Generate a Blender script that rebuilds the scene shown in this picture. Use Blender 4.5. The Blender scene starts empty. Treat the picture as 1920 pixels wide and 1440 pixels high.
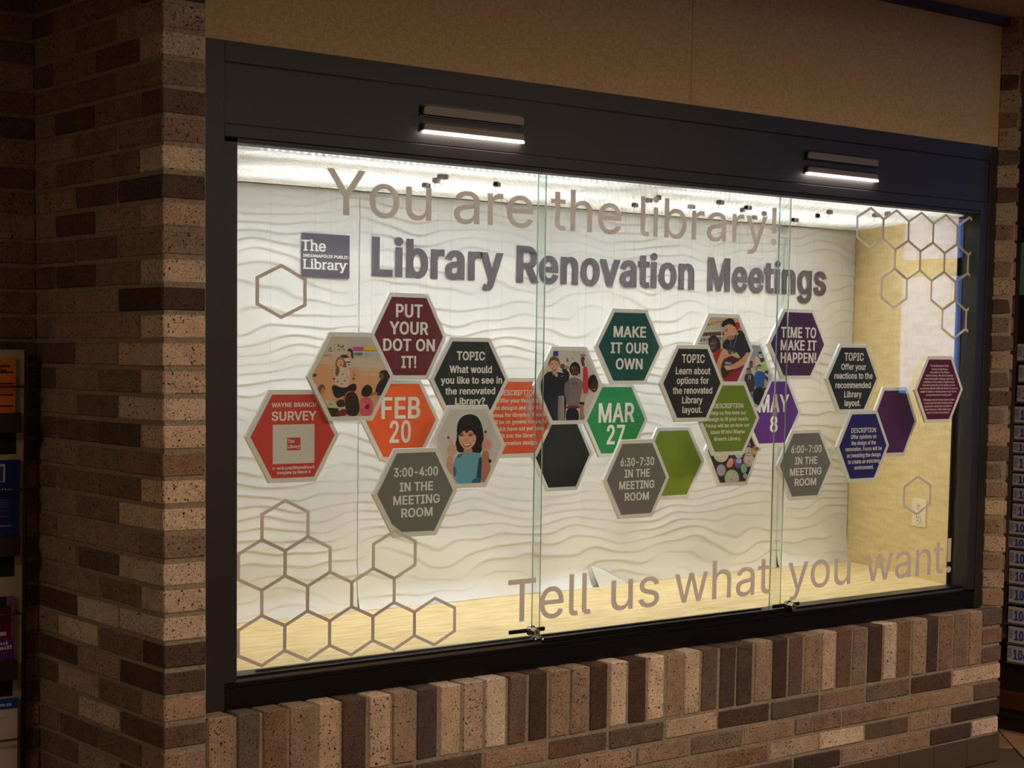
import bpy, bmesh, math, random
from mathutils import Vector, Matrix
from mathutils.geometry import delaunay_2d_cdt
random.seed(7)
SC=bpy.context.scene
COL=SC.collection
PI=math.pi
# ------------------------------------------------------------------ camera
FPX=3166.87
CAMP=Vector((-1.97796,-3.66398,1.49871)); YAW=.65221; PITCH=-.08051; ROLL=.0104
PPX=960-152.741; PPY=720+197.99
FWD=Vector((math.sin(YAW)*math.cos(PITCH),math.cos(YAW)*math.cos(PITCH),math.sin(PITCH)))
_rt=Vector((math.cos(YAW),-math.sin(YAW),0)); _up=_rt.cross(FWD)
RGT=math.cos(ROLL)*_rt+math.sin(ROLL)*_up; UPV=-math.sin(ROLL)*_rt+math.cos(ROLL)*_up
cd=bpy.data.cameras.new('camera'); cam=bpy.data.objects.new('camera',cd); COL.objects.link(cam)
cd.sensor_width=36; cd.lens=FPX/1920*36; cd.shift_x=152.741/1920; cd.shift_y=197.99/1920
cd.clip_start=.05; cd.clip_end=100
M=Matrix((RGT,UPV,-FWD)).transposed().to_4x4(); M.translation=CAMP; cam.matrix_world=M
SC.camera=cam
def ray(px,py): return FWD+RGT*((px-PPX)/FPX)-UPV*((py-PPY)/FPX)
def on(px,py,y=None,x=None,z=None):
    d=ray(px,py)
    t=(y-CAMP.y)/d.y if y is not None else (x-CAMP.x)/d.x if x is not None else (z-CAMP.z)/d.z
    return CAMP+d*t
# ------------------------------------------------------------------ world, light, exposure
vs=SC.view_settings; vs.view_transform='Standard'; vs.look='None'; vs.gamma=1; vs.exposure=0; vs.use_curve_mapping=False
W=bpy.data.worlds.new('world'); SC.world=W; W.use_nodes=True
W.node_tree.nodes['Background'].inputs[0].default_value=(.9,.72,.5,1)
W.node_tree.nodes['Background'].inputs[1].default_value=.03
def area(name,loc,rot,size,energy,col,sy=None):
    l=bpy.data.lights.new(name,'AREA'); l.energy=energy; l.color=col; l.shape='RECTANGLE'; l.size=size; l.size_y=sy or size
    o=bpy.data.objects.new(name,l); COL.objects.link(o); o.location=loc; o.rotation_euler=rot; return o
def spot(name,loc,target,energy,col,ang,blend=.5,rad=.06):
    l=bpy.data.lights.new(name,'SPOT'); l.energy=energy; l.color=col; l.spot_size=math.radians(ang); l.spot_blend=blend; l.shadow_soft_size=rad
    o=bpy.data.objects.new(name,l); COL.objects.link(o); o.location=loc
    o.rotation_euler=(Vector(target)-Vector(loc)).to_track_quat('-Z','Y').to_euler(); return o
WARM=(1,.85,.68); PINK=(1,.78,.66)
PANELS=[(.9,-2.9,46),(3.2,-2.7,50),(2.0,-5.2,40),(-3.2,-1.2,18)]      # lobby ceiling panels, out of frame; the last is an added left fill
for x,y,e in PANELS: area('panel_lamp',(x,y,2.70),(0,0,0),1.15,e,WARM,.55)
TUBE=26.0      # emission of the fluorescent tubes in the case
# ------------------------------------------------------------------ helpers
def s2l(c):
    return tuple((v/255/12.92 if v/255<=.04045 else ((v/255+.055)/1.055)**2.4) for v in c)
def mat(name,col=(200,200,200),rough=.6,metal=0,spec=.5,emit=None,estr=0):
    m=bpy.data.materials.new(name); m.use_nodes=True; b=m.node_tree.nodes['Principled BSDF']
    b.inputs['Base Color'].default_value=(*s2l(col),1); b.inputs['Roughness'].default_value=rough; b.inputs['Metallic'].default_value=metal
    b.inputs['Specular IOR Level'].default_value=spec
    if emit: b.inputs['Emission Color'].default_value=(*s2l(emit),1); b.inputs['Emission Strength'].default_value=estr
    return m
def nd(m,t,**k):
    n=m.node_tree.nodes.new(t)
    for a,v in k.items(): setattr(n,a,v)
    return n
def lk(m,a,b): m.node_tree.links.new(a,b)
def bs(m): return m.node_tree.nodes['Principled BSDF']
def noise(m,scale,detail=4,coord='Object',vec=None,sc3=None):
    if vec is None:
        tc=nd(m,'ShaderNodeTexCoord'); vec=tc.outputs[coord]
    if sc3:
        mp=nd(m,'ShaderNodeMapping'); mp.inputs['Scale'].default_value=sc3; lk(m,vec,mp.inputs[0]); vec=mp.outputs[0]
    n=nd(m,'ShaderNodeTexNoise'); n.inputs['Scale'].default_value=scale; n.inputs['Detail'].default_value=detail
    lk(m,vec,n.inputs['Vector']); return n
def ramp(m,inp,stops):
    r=nd(m,'ShaderNodeValToRGB'); e=r.color_ramp.elements
    while len(e)<len(stops): e.new(.5)
    for el,(p,c) in zip(e,stops): el.position=p; el.color=(*c,1) if len(c)==3 else c
    lk(m,inp,r.inputs[0]); return r
def mixc(m,a,b,f,mode='MIX'):
    x=nd(m,'ShaderNodeMix',data_type='RGBA',blend_type=mode)
    for s,v in ((6,a),(7,b)):
        if hasattr(v,'links') or hasattr(v,'is_output'): lk(m,v,x.inputs[s])
        else: x.inputs[s].default_value=(*v,1)
    if hasattr(f,'is_output'): lk(m,f,x.inputs[0])
    else: x.inputs[0].default_value=f
    return x.outputs[2]
def bump(m,h,strength=.3,dist=.002):
    b=nd(m,'ShaderNodeBump'); b.inputs['Strength'].default_value=strength; b.inputs['Distance'].default_value=dist
    lk(m,h,b.inputs['Height']); lk(m,b.outputs[0],bs(m).inputs['Normal'])
def link(name,me,parent=None,loc=None):
    o=bpy.data.objects.new(name,me); COL.objects.link(o)
    if parent: o.parent=parent
    if loc is not None: o.location=loc
    return o
def tag(o,label=None,cat=None,group=None,kind=None):
    if label: o['label']=label
    if cat: o['category']=cat
    if group: o['group']=group
    if kind: o['kind']=kind
    return o
def empty(name,loc,label=None,cat=None,group=None,kind=None,rz=0):
    o=bpy.data.objects.new(name,None); COL.objects.link(o); o.location=loc; o.rotation_euler=(0,0,rz); o.empty_display_size=.05
    return tag(o,label,cat,group,kind)
class MB:
    """mesh builder in world or local coordinates"""
    def __init__(s): s.v=[]; s.f=[]; s.mi=[]; s.c=[]
    def add(s,vs,fs,mi=0,col=None):
        n=len(s.v); s.v+= [tuple(v) for v in vs]
        for f in fs: s.f.append([n+i for i in f]); s.mi.append(mi); s.c.append(col)
        return s
    def box(s,x0,x1,y0,y1,z0,z1,mi=0,col=None):
        v=[(x,y,z) for x in (x0,x1) for y in (y0,y1) for z in (z0,z1)]
        return s.add(v,[(0,1,3,2),(4,6,7,5),(0,4,5,1),(2,3,7,6),(0,2,6,4),(1,5,7,3)],mi,col)
    def prism(s,pts,y0,y1,mi=0,col=None):
        """polygon (x,z) extruded along y; pts counter-clockwise seen from -y"""
        n=len(pts); v=[(x,y0,z) for x,z in pts]+[(x,y1,z) for x,z in pts]
        return s.add(v,[list(range(n)),list(range(2*n-1,n-1,-1))]+[(i,i+n,(i+1)%n+n,(i+1)%n) for i in range(n)],mi,col)
    def cyl(s,p,q,r,n=16,mi=0,r2=None,cap=True):
        p=Vector(p); q=Vector(q); d=(q-p).normalized(); a=d.orthogonal().normalized(); b=d.cross(a); r2=r if r2 is None else r2
        v=[p+a*r*math.cos(2*PI*i/n)+b*r*math.sin(2*PI*i/n) for i in range(n)]+[q+a*r2*math.cos(2*PI*i/n)+b*r2*math.sin(2*PI*i/n) for i in range(n)]
        f=[(i,(i+1)%n,(i+1)%n+n,i+n) for i in range(n)]
        if cap: f+=[list(range(n-1,-1,-1)),list(range(n,2*n))]
        return s.add(v,f,mi)
    def mesh(s,name,mats,smooth=False):
        me=bpy.data.meshes.new(name); me.from_pydata(s.v,[],s.f)
        for m in (mats if isinstance(mats,(list,tuple)) else [mats]): me.materials.append(m)
        me.polygons.foreach_set('material_index',s.mi)
        if any(c is not None for c in s.c):
            at=me.color_attributes.new('Col','BYTE_COLOR','CORNER') if False else me.color_attributes.new('Col','FLOAT_COLOR','CORNER')
            i=0
            for p,c in zip(me.polygons,s.c):
                for k in p.loop_indices: at.data[k].color=(*s2l(c or (0,0,0)),1)
        if smooth:
            for p in me.polygons: p.use_smooth=True
        me.update(); return me
    def obj(s,name,mats,parent=None,smooth=False,bevel=0,seg=1):
        """parent given: vertices are in world space, kept in place relative to the parent"""
        me=s.mesh(name,mats,smooth); o=link(name,me,parent)
        if parent:
            T=parent.matrix_world.inverted() if False else None
            wl=Matrix.Identity(4); p=parent
            while p: wl=Matrix.LocRotScale(p.location,p.rotation_euler,None)@wl; p=p.parent
            me.transform(wl.inverted())
        if bevel:
            b=o.modifiers.new('bevel','BEVEL'); b.width=bevel; b.segments=seg; b.limit_method='ANGLE'
        return o
# ------------------------------------------------------------------ lettering outlines (own data)
GLYPHS=[
[32,188],
[33,196,[67,160,63,509,132,509,128,160],[98,-4,89,-4,81,-1,73,3,66,9,60,16,56,24,53,32,52,41,53,50,56,58,60,66,66,73,73,79,81,83,89,86,98,86,107,86,116,83,123,79,130,73,136,66,140,58,143,50,143,41,143,32,140,24,136,16,130,9,123,3,116,-1,107,-4]],
[44,188,[38,-119,68,71,137,71,84,-119]],
[45,453,[337,244,337,188,114,188,114,244]],
[46,188,[95,-4,86,-4,78,-1,70,3,63,9,57,16,53,24,50,32,50,41,50,50,53,59,57,66,63,73,70,79,78,83,86,86,95,87,104,86,113,83,121,79,128,73,134,66,138,59,140,50,141,41,140,32,138,24,134,16,128,9,121,3,113,-1,104,-4]],
[47,249,[235,533,71,-76,14,-76,178,533]],
[48,453,[227,-7,199,-5,174,1,151,11,130,24,111,41,95,62,80,86,69,113,60,144,53,178,49,214,48,254,49,294,53,330,60,364,69,395,81,422,95,447,112,467,130,484,151,498,174,508,200,514,227,516,254,514,279,508,302,498,323,484,342,467,358,447,372,422,384,395,393,364,400,330,404,294,405,254,404,214,400,178,393,144,384,113,373,86,359,62,342,41,323,24,302,11,279,1,254,-5],[227,50,245,51,261,56,276,63,290,74,303,87,313,103,323,122,330,144,336,168,340,194,343,223,344,254,343,285,340,314,336,341,330,365,323,387,313,405,303,422,290,435,276,446,261,453,245,458,227,460,209,458,192,453,177,446,163,435,151,422,140,405,131,387,123,365,117,341,113,314,110,285,109,254,110,223,113,194,117,168,123,144,131,122,140,103,151,87,163,74,177,63,192,56,209,51]],
[49,453,[76,0,76,55,391,55,391,0],[276,509,276,0,212,0,212,448,209,448,86,358,86,427,198,509]],
[50,453,[64,0,64,47,234,229,248,243,261,257,272,270,282,282,291,294,299,305,305,316,311,327,315,337,318,348,320,360,320,371,319,385,317,397,313,408,308,419,301,428,293,436,283,443,273,449,262,454,250,457,237,459,224,460,209,459,196,457,184,453,172,447,162,441,153,433,145,424,139,413,134,402,130,390,128,376,127,362,66,362,67,384,71,405,77,424,86,442,98,459,111,473,126,486,143,496,162,505,182,511,203,514,225,516,247,514,268,511,288,505,306,497,323,486,337,474,350,461,361,445,370,428,376,411,380,392,381,372,380,358,378,345,375,331,371,318,365,304,357,290,347,275,336,259,322,241,306,223,288,202,267,180,153,60,153,57,389,57,389,0]],
[51,453,[218,-7,195,-6,173,-3,152,2,133,10,114,19,98,30,83,43,70,57,60,74,52,91,46,111,44,132,109,132,111,119,115,107,120,97,126,87,134,78,144,71,154,64,165,59,178,55,191,52,204,50,219,50,234,51,248,53,262,56,275,61,287,67,297,74,307,83,315,93,321,104,325,116,328,130,329,145,328,158,326,172,322,184,316,196,308,207,299,217,288,226,275,234,260,240,242,244,223,247,201,248,157,248,157,299,288,448,288,452,70,452,70,509,372,509,372,461,211,278,211,289,239,290,264,288,287,284,308,276,327,265,344,253,359,239,371,222,381,205,387,186,392,166,393,145,392,123,387,103,380,84,370,66,358,50,344,36,327,23,309,12,288,4,266,-2,243,-6]],
[52,453,[40,105,40,158,247,509,311,509,109,166,109,163,413,163,413,105],[282,0,282,121,282,146,282,318,343,318,343,0]],
[53,453,[221,-7,199,-6,178,-2,159,3,140,11,123,21,108,32,94,45,83,60,73,76,66,93,62,111,60,130,122,130,124,119,127,108,132,98,138,89,145,80,154,73,163,66,173,60,184,56,196,52,208,50,221,50,236,51,250,53,264,58,276,64,288,72,298,82,307,92,314,104,320,117,324,131,327,146,328,162,327,178,324,193,320,208,314,221,306,233,297,244,286,254,275,262,262,269,248,273,233,276,218,277,205,276,192,275,180,272,167,268,156,264,145,258,136,252,128,246,67,253,96,509,366,509,366,452,151,452,134,301,136,301,145,308,155,315,166,320,178,325,190,329,203,331,216,333,229,334,247,333,263,330,279,326,294,321,308,314,321,306,334,296,345,285,355,273,364,260,372,246,379,231,384,215,388,199,390,181,391,163,390,139,385,117,379,95,369,76,357,57,343,41,327,27,309,15,289,6,268,-1,245,-5]],
[54,453,[226,-7,203,-5,182,-1,161,5,142,15,125,26,109,40,96,56,84,74,75,94,69,115,65,138,64,162,65,180,68,199,73,219,80,239,89,261,102,285,118,311,137,340,252,509,322,509,151,261,145,261,149,268,154,275,159,281,165,288,172,293,179,299,187,303,196,307,205,310,214,312,224,314,235,314,257,313,278,309,298,303,316,295,332,284,346,271,359,257,370,240,378,221,384,201,388,180,389,157,388,134,384,112,377,92,368,73,356,55,343,39,327,26,310,14,291,5,271,-2,249,-6],[226,48,241,49,254,52,267,56,279,63,289,70,299,79,307,90,314,101,320,114,324,128,327,142,327,157,327,173,324,187,320,201,314,213,307,225,299,235,289,244,279,251,267,258,254,262,241,264,226,265,212,264,198,262,186,258,174,252,163,244,153,235,145,225,138,214,132,201,128,188,126,174,125,158,126,143,128,128,132,114,138,102,145,90,153,79,163,70,174,63,186,56,198,52,212,49]],
[55,453,[97,0,323,448,323,452,62,452,62,509,391,509,391,449,165,0]],
[56,453,[226,-7,201,-6,178,-2,156,3,136,11,117,21,101,33,86,47,74,62,64,78,57,96,53,115,52,135,53,151,55,166,59,181,65,195,72,208,81,220,90,231,101,241,113,249,125,256,139,261,153,265,153,267,135,273,119,282,105,293,93,308,83,324,76,342,72,360,70,380,72,399,75,417,82,434,90,450,101,464,114,477,129,488,146,498,164,506,184,511,204,514,226,516,248,514,269,511,288,506,306,498,323,488,337,477,350,464,361,450,370,434,377,417,380,399,382,380,380,361,376,342,369,324,359,308,347,293,333,282,318,273,300,267,300,265,314,261,327,256,339,249,351,241,362,231,372,220,380,208,387,195,393,181,397,166,400,151,401,135,399,115,395,96,388,78,378,62,366,47,352,33,335,21,317,11,296,3,275,-2,251,-6],[226,49,243,50,258,52,272,55,285,60,296,66,307,74,315,82,323,91,329,102,333,113,336,126,337,139,336,152,333,165,329,177,322,189,314,199,305,208,295,216,283,223,270,228,256,232,242,234,226,235,211,234,196,232,182,228,169,223,157,216,147,208,138,199,130,189,123,177,119,165,116,152,115,139,116,126,119,113,123,102,129,91,136,82,145,74,156,66,167,60,180,55,195,52,210,50],[226,290,239,290,252,292,263,296,274,300,284,306,293,313,300,321,307,330,312,341,316,351,318,363,319,376,318,388,316,399,313,410,308,420,301,429,294,437,285,444,275,449,264,454,252,457,240,459,226,460,213,459,200,457,188,454,177,449,167,444,159,437,151,429,145,420,139,410,136,399,134,388,133,376,134,363,136,351,139,341,145,330,151,321,159,313,168,306,178,300,189,296,201,292,213,290]],
[57,453,[226,516,249,514,271,510,291,503,310,494,328,482,343,468,356,452,368,434,377,414,384,393,388,371,389,347,388,328,385,309,380,290,373,270,363,248,350,224,334,197,315,168,200,0,130,0,301,248,307,248,303,240,299,234,294,227,287,221,281,215,273,210,265,206,257,202,248,199,238,196,228,195,218,195,195,196,175,199,155,206,137,214,121,225,106,237,94,252,83,269,74,287,68,307,65,329,64,352,65,375,69,397,75,417,85,436,96,454,110,469,125,483,143,494,162,504,182,510,203,514],[226,460,212,459,199,457,186,452,174,446,163,438,154,429,145,419,138,407,133,395,129,381,126,367,125,352,126,336,129,322,133,308,138,295,145,284,154,274,163,265,174,257,186,251,199,247,212,244,226,243,240,244,254,247,267,251,279,257,289,265,299,273,307,284,314,295,320,308,324,321,327,335,327,350,327,366,324,381,320,394,314,407,307,419,299,429,290,438,279,446,267,452,254,457,241,459]],
[58,188,[95,-4,86,-4,78,-1,70,3,63,9,57,16,53,24,50,32,50,41,50,50,53,59,57,66,63,73,70,79,78,83,86,86,95,87,104,86,113,83,121,79,128,73,134,66,138,59,140,50,141,41,140,32,138,24,134,16,128,9,121,3,113,-1,104,-4],[95,271,86,272,78,274,70,278,63,284,57,291,53,299,50,307,50,316,50,325,53,334,57,342,63,349,70,354,78,359,86,361,95,362,104,361,113,359,121,354,128,349,134,342,138,334,140,325,141,316,140,307,138,299,134,291,128,284,121,278,113,274,104,272]],
[63,358,[132,152,132,159,133,181,134,200,137,216,141,230,146,241,153,252,160,261,168,269,177,277,187,284,197,291,209,298,220,306,230,314,239,324,247,334,253,345,258,357,261,370,262,384,261,395,259,406,255,416,250,425,244,433,237,441,229,447,220,452,211,456,200,459,189,461,178,462,167,461,157,459,147,457,137,453,128,448,120,441,112,434,106,425,100,416,96,404,93,392,92,378,27,378,29,399,33,418,40,436,49,452,60,467,73,479,87,490,103,499,120,506,138,511,157,515,178,516,199,514,219,511,238,506,255,498,270,489,284,478,296,465,306,451,314,435,319,418,323,401,324,382,323,362,319,344,314,327,306,311,296,297,284,284,270,272,254,261,244,254,235,248,226,241,219,235,213,229,207,221,203,214,200,205,197,196,195,185,194,172,194,158,194,152],[164,-4,155,-4,146,-1,138,3,131,9,126,16,121,24,119,32,118,41,119,50,121,58,126,66,131,73,138,79,146,83,155,86,164,86,173,86,181,83,189,79,196,73,202,66,206,58,208,50,209,41,208,32,206,24,202,16,196,9,189,3,181,-1,173,-4]],
[65,480,[16,0,201,509,276,509,463,0,395,0,287,302,282,317,276,334,270,352,264,372,257,394,250,420,241,447,232,478,245,478,236,447,228,419,220,393,213,371,206,351,201,333,195,317,191,302,85,0],[110,142,110,199,370,199,370,142]],
[66,456,[60,0,60,509,241,509,266,508,289,504,310,499,329,491,345,481,359,469,371,456,381,442,388,426,394,410,397,392,398,374,397,358,395,344,392,331,387,320,380,310,373,301,365,293,356,286,347,280,336,275,326,270,315,267,315,262,327,261,339,257,351,252,363,245,374,237,385,227,394,216,402,203,409,189,414,173,417,155,418,136,417,117,413,100,408,83,400,67,390,52,377,39,362,28,344,18,324,10,301,4,275,1,247,0],[125,57,245,57,272,58,296,63,315,70,330,80,341,92,349,105,354,120,355,137,355,149,352,161,348,173,342,184,335,194,327,203,317,211,306,218,293,224,279,228,264,230,248,231,125,231],[125,285,238,285,252,286,265,288,277,291,288,296,299,302,308,309,316,317,323,326,329,337,333,348,335,359,336,372,334,388,330,403,323,417,313,429,299,439,283,446,263,450,240,452,125,452]],
[67,510,[267,-7,235,-5,205,1,177,11,150,25,126,42,104,63,86,88,70,115,57,146,48,179,42,215,40,254,42,293,48,329,57,362,70,393,86,421,104,445,126,466,150,484,177,498,205,508,235,514,267,516,286,515,305,513,323,509,340,504,357,498,373,490,388,481,402,471,415,460,427,447,438,433,448,418,456,402,463,385,469,367,473,348,408,348,405,361,401,373,395,384,389,395,382,404,375,413,366,421,357,428,348,435,337,440,327,445,315,449,304,452,292,454,280,455,267,456,245,454,223,450,203,443,184,432,166,419,150,403,137,385,125,364,116,340,109,314,105,285,103,254,105,223,109,194,116,168,125,145,137,123,151,105,166,89,184,76,203,66,223,59,245,54,267,53,280,53,292,55,304,57,315,60,327,64,337,69,348,74,357,81,366,88,375,96,382,105,389,114,395,125,401,136,405,148,408,160,473,160,469,142,463,124,457,107,448,91,438,76,428,62,416,49,402,38,388,28,373,19,357,11,341,5,323,0,305,-4,286,-6]],
[68,502,[219,0,96,0,96,57,215,57,244,58,272,63,296,70,318,81,337,94,354,110,368,128,379,149,388,172,394,198,398,226,399,255,398,285,394,312,388,337,379,361,368,381,354,399,338,415,320,428,299,438,275,446,249,450,221,452,93,452,93,509,225,509,261,507,294,501,325,492,353,478,377,461,399,441,418,418,433,391,446,361,455,329,460,293,462,255,460,217,455,181,446,149,433,119,417,92,398,68,376,48,351,31,322,17,291,8,256,2],[125,509,125,0,60,0,60,509]],
[69,419,[60,0,60,509,372,509,372,452,125,452,125,286,355,286,355,229,125,229,125,57,375,57,375,0]],
[70,410,[60,0,60,509,369,509,369,452,125,452,125,278,346,278,346,221,125,221,125,0]],
[71,520,[269,-7,236,-5,205,1,176,11,149,25,125,43,104,64,85,88,69,116,57,146,47,179,42,215,40,254,42,293,47,329,57,362,69,393,85,421,103,445,125,466,149,484,175,498,203,508,233,514,265,516,285,515,304,513,322,509,340,504,358,497,374,489,389,480,403,469,416,458,429,445,439,431,449,416,458,401,465,384,470,367,474,349,408,349,404,361,399,372,393,383,387,393,380,403,373,411,365,420,356,427,347,434,337,439,326,444,315,448,304,452,291,454,279,455,265,456,243,454,222,450,202,443,183,432,166,419,150,404,137,385,125,364,116,340,109,314,105,285,103,254,105,223,109,194,116,168,125,145,137,124,151,105,166,90,184,76,203,66,224,59,246,54,269,53,290,54,309,57,328,63,345,71,360,81,374,93,386,107,396,123,404,141,410,160,414,180,415,202,434,199,283,199,283,256,478,256,478,200,476,170,471,141,463,115,451,91,436,69,419,50,399,33,377,19,352,8,326,0,298,-5]],
[72,517,[60,0,60,509,125,509,125,289,392,289,392,509,457,509,457,0,392,0,392,232,125,232,125,0]],
[73,300,[31,0,31,57,118,57,118,452,31,452,31,509,269,509,269,452,183,452,183,57,269,57,269,0]],
[74,396,[185,-7,153,-4,124,3,98,15,75,33,57,55,44,81,36,111,33,145,33,173,98,173,98,145,99,123,104,104,111,88,122,74,134,64,149,56,166,51,185,50,204,51,220,56,235,64,248,74,258,88,266,104,270,123,272,145,272,509,336,509,336,145,334,111,326,81,313,55,294,33,271,15,246,3,217,-4]],
[75,467,[104,145,104,216,113,228,122,239,130,250,139,261,148,272,157,282,165,293,174,303,184,314,193,324,202,334,212,344,364,509,448,509,231,276,228,276],[60,0,60,509,125,509,125,334,124,225,125,193,125,0],[372,0,188,259,228,309,449,0]],
[76,393,[60,0,60,509,125,509,125,57,361,57,361,0]],
[77,628,[60,0,60,509,152,509,277,187,287,159,299,123,311,84,322,49,307,49,318,83,330,121,342,158,352,187,476,509,568,509,568,0,504,0,504,291,504,327,505,369,506,413,507,457,513,457,509,445,505,433,502,421,498,409,482,363,467,322,456,291,342,0,286,0,170,291,159,321,145,361,129,408,112,457,119,457,120,416,121,372,122,328,122,291,122,0]],
[78,523,[60,0,60,509,136,509,343,183,347,176,352,169,357,160,363,151,369,141,375,130,381,119,388,107,394,94,401,82,407,68,414,55,405,54,403,68,402,81,401,95,401,108,400,121,400,134,399,146,399,157,399,195,399,509,463,509,463,0,387,0,202,290,177,331,171,342,164,354,156,367,148,381,108,452,119,454,122,384,124,328,125,291,125,0]],
[79,533,[267,-7,235,-5,205,1,177,11,150,25,126,42,105,63,86,88,70,115,57,146,48,179,42,215,40,254,42,293,48,329,57,362,70,393,86,421,105,445,126,466,150,484,177,498,205,508,235,514,267,516,299,514,329,508,357,498,384,484,408,466,429,445,448,421,464,393,477,362,486,329,491,293,493,254,491,215,486,179,477,146,464,115,448,88,429,63,408,42,384,25,357,11,329,1,299,-5],[267,53,289,54,310,59,330,66,349,76,367,89,383,105,396,123,408,144,418,168,425,194,429,223,430,254,429,286,425,314,418,341,408,365,396,386,383,404,367,420,349,433,330,443,310,450,289,454,267,456,245,454,223,450,203,443,184,433,167,420,151,404,137,385,125,364,116,340,109,314,105,285,103,254,105,223,109,194,116,168,125,144,137,123,151,105,167,89,184,76,203,66,223,59,245,54]],
[80,445,[60,0,60,509,235,509,263,507,289,503,312,497,332,487,350,476,366,462,379,447,390,430,398,411,404,391,407,370,409,348,407,325,404,304,398,284,390,265,379,248,366,233,350,219,332,207,312,198,289,191,263,187,235,186,109,186,109,242,233,242,252,243,269,246,284,250,297,256,308,264,318,272,327,282,333,294,338,306,342,319,344,333,344,348,344,362,342,376,338,389,333,402,326,413,318,423,308,431,297,439,284,444,268,449,251,451,232,452,125,452,125,0]],
[81,533,[245,159,313,159,369,85,384,65,468,-48,401,-48,346,27,331,46],[267,-7,235,-5,205,1,177,11,150,25,126,42,105,63,86,88,70,115,57,146,48,179,42,215,40,254,42,293,48,329,57,362,70,393,86,421,105,445,126,466,150,484,177,498,205,508,235,514,267,516,299,514,329,508,357,498,384,484,408,466,429,445,448,421,464,393,477,362,486,329,491,293,493,254,491,215,486,179,477,146,464,115,448,88,429,63,408,42,384,25,357,11,329,1,299,-5],[267,53,289,54,310,59,330,66,349,76,367,89,383,105,396,123,408,144,418,168,425,194,429,223,430,254,429,286,425,314,418,341,408,365,396,386,383,404,367,420,349,433,330,443,310,450,289,454,267,456,245,454,223,450,203,443,184,433,167,420,151,404,137,385,125,364,116,340,109,314,105,285,103,254,105,223,109,194,116,168,125,144,137,123,151,105,167,89,184,76,203,66,223,59,245,54]],
[82,449,[60,0,60,509,236,509,264,507,290,504,313,497,333,489,351,478,367,465,380,450,390,433,399,415,405,395,408,374,409,352,408,330,405,309,399,290,390,271,380,255,367,240,351,228,333,217,312,209,289,203,264,199,236,198,96,198,96,255,234,255,252,256,269,258,284,262,298,267,309,273,319,281,327,290,334,300,339,312,342,324,344,338,345,352,344,367,342,380,339,393,334,405,327,415,319,425,309,433,298,440,284,445,269,449,252,451,233,452,125,452,125,0],[353,0,230,229,303,229,428,0]],
[83,447,[224,-9,197,-8,172,-4,149,1,128,9,108,19,91,31,76,45,64,60,54,77,46,96,41,115,38,137,104,137,107,123,110,110,116,98,123,88,132,79,142,71,154,64,166,59,180,55,194,52,209,50,224,49,241,50,257,52,272,55,286,60,299,66,311,74,321,82,329,92,336,102,341,114,345,126,346,139,345,151,342,161,338,171,332,179,325,186,316,193,307,199,296,205,284,209,272,214,259,218,245,222,184,239,154,249,128,260,105,274,86,289,71,307,60,326,54,348,52,372,53,393,58,413,65,431,75,448,87,463,102,476,119,488,138,498,158,506,180,511,203,514,227,516,252,514,275,511,296,505,316,498,334,488,351,476,365,463,377,449,387,433,394,415,399,397,401,378,337,378,334,396,326,412,316,426,302,437,286,447,267,453,247,457,225,459,209,458,194,456,180,452,167,448,156,442,145,435,136,427,129,418,123,409,118,398,116,387,115,376,116,363,119,352,124,342,131,334,139,326,148,319,158,313,169,308,180,304,191,300,202,296,212,293,264,279,276,276,287,272,299,268,312,264,324,258,336,252,347,245,359,238,369,229,379,220,387,209,395,198,401,185,405,171,407,155,408,139,407,118,403,99,396,81,386,64,374,48,360,34,343,21,323,11,302,2,278,-4,252,-8]],
[84,449,[32,452,32,509,417,509,417,452,257,452,257,0,193,0,193,452]],
[85,517,[259,-8,230,-7,203,-2,177,5,154,15,133,28,114,43,98,60,85,80,74,101,66,124,62,148,60,173,60,509,124,509,124,178,125,160,128,144,133,128,141,113,150,99,160,87,173,77,187,68,203,61,220,56,239,53,259,52,279,53,298,56,315,61,331,68,345,77,357,87,368,99,377,113,384,128,389,144,392,160,393,178,393,509,457,509,457,173,456,148,451,124,443,101,433,80,419,60,403,43,384,28,363,15,340,5,315,-2,288,-7]],
[86,480,[204,0,16,509,84,509,192,206,197,192,203,176,209,158,215,137,222,115,230,89,239,61,248,31,235,31,244,62,252,90,260,115,267,138,274,158,279,176,285,192,290,206,395,509,463,509,278,0]],
[87,686,[155,0,16,509,82,509,163,196,166,183,170,171,173,158,175,145,187,94,189,80,192,67,195,53,197,40,189,40,192,53,194,67,197,80,200,94,203,107,205,120,208,133,211,145,224,196,306,509,380,509,462,196,465,183,468,171,471,158,474,145,486,94,489,80,492,67,494,53,497,40,488,40,491,53,493,67,496,80,499,94,502,107,504,120,507,133,510,145,523,196,603,509,670,509,530,0,455,0,368,323,363,339,359,356,355,373,351,391,347,410,344,431,340,452,336,475,350,475,346,453,342,433,339,413,335,395,331,377,327,359,323,341,318,323,230,0]],
[88,474,[18,0,217,284,217,236,29,509,104,509,178,400,185,389,192,379,198,370,204,361,209,353,214,345,219,337,223,329,228,321,233,312,238,302,243,292,232,292,252,329,257,337,261,345,266,353,272,361,298,400,374,509,446,509,259,239,259,287,456,0,382,0,292,129,268,165,263,173,259,180,254,188,250,195,245,203,241,212,236,221,230,231,244,231,239,222,235,213,230,204,225,196,221,189,216,181,211,174,206,166,182,129,91,0]],
[89,472,[203,0,203,208,16,509,91,509,192,344,200,331,208,318,215,305,222,292,229,279,236,264,243,248,250,230,224,230,231,248,237,265,244,280,251,293,258,306,265,318,273,331,280,344,381,509,455,509,268,208,268,0]],
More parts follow.
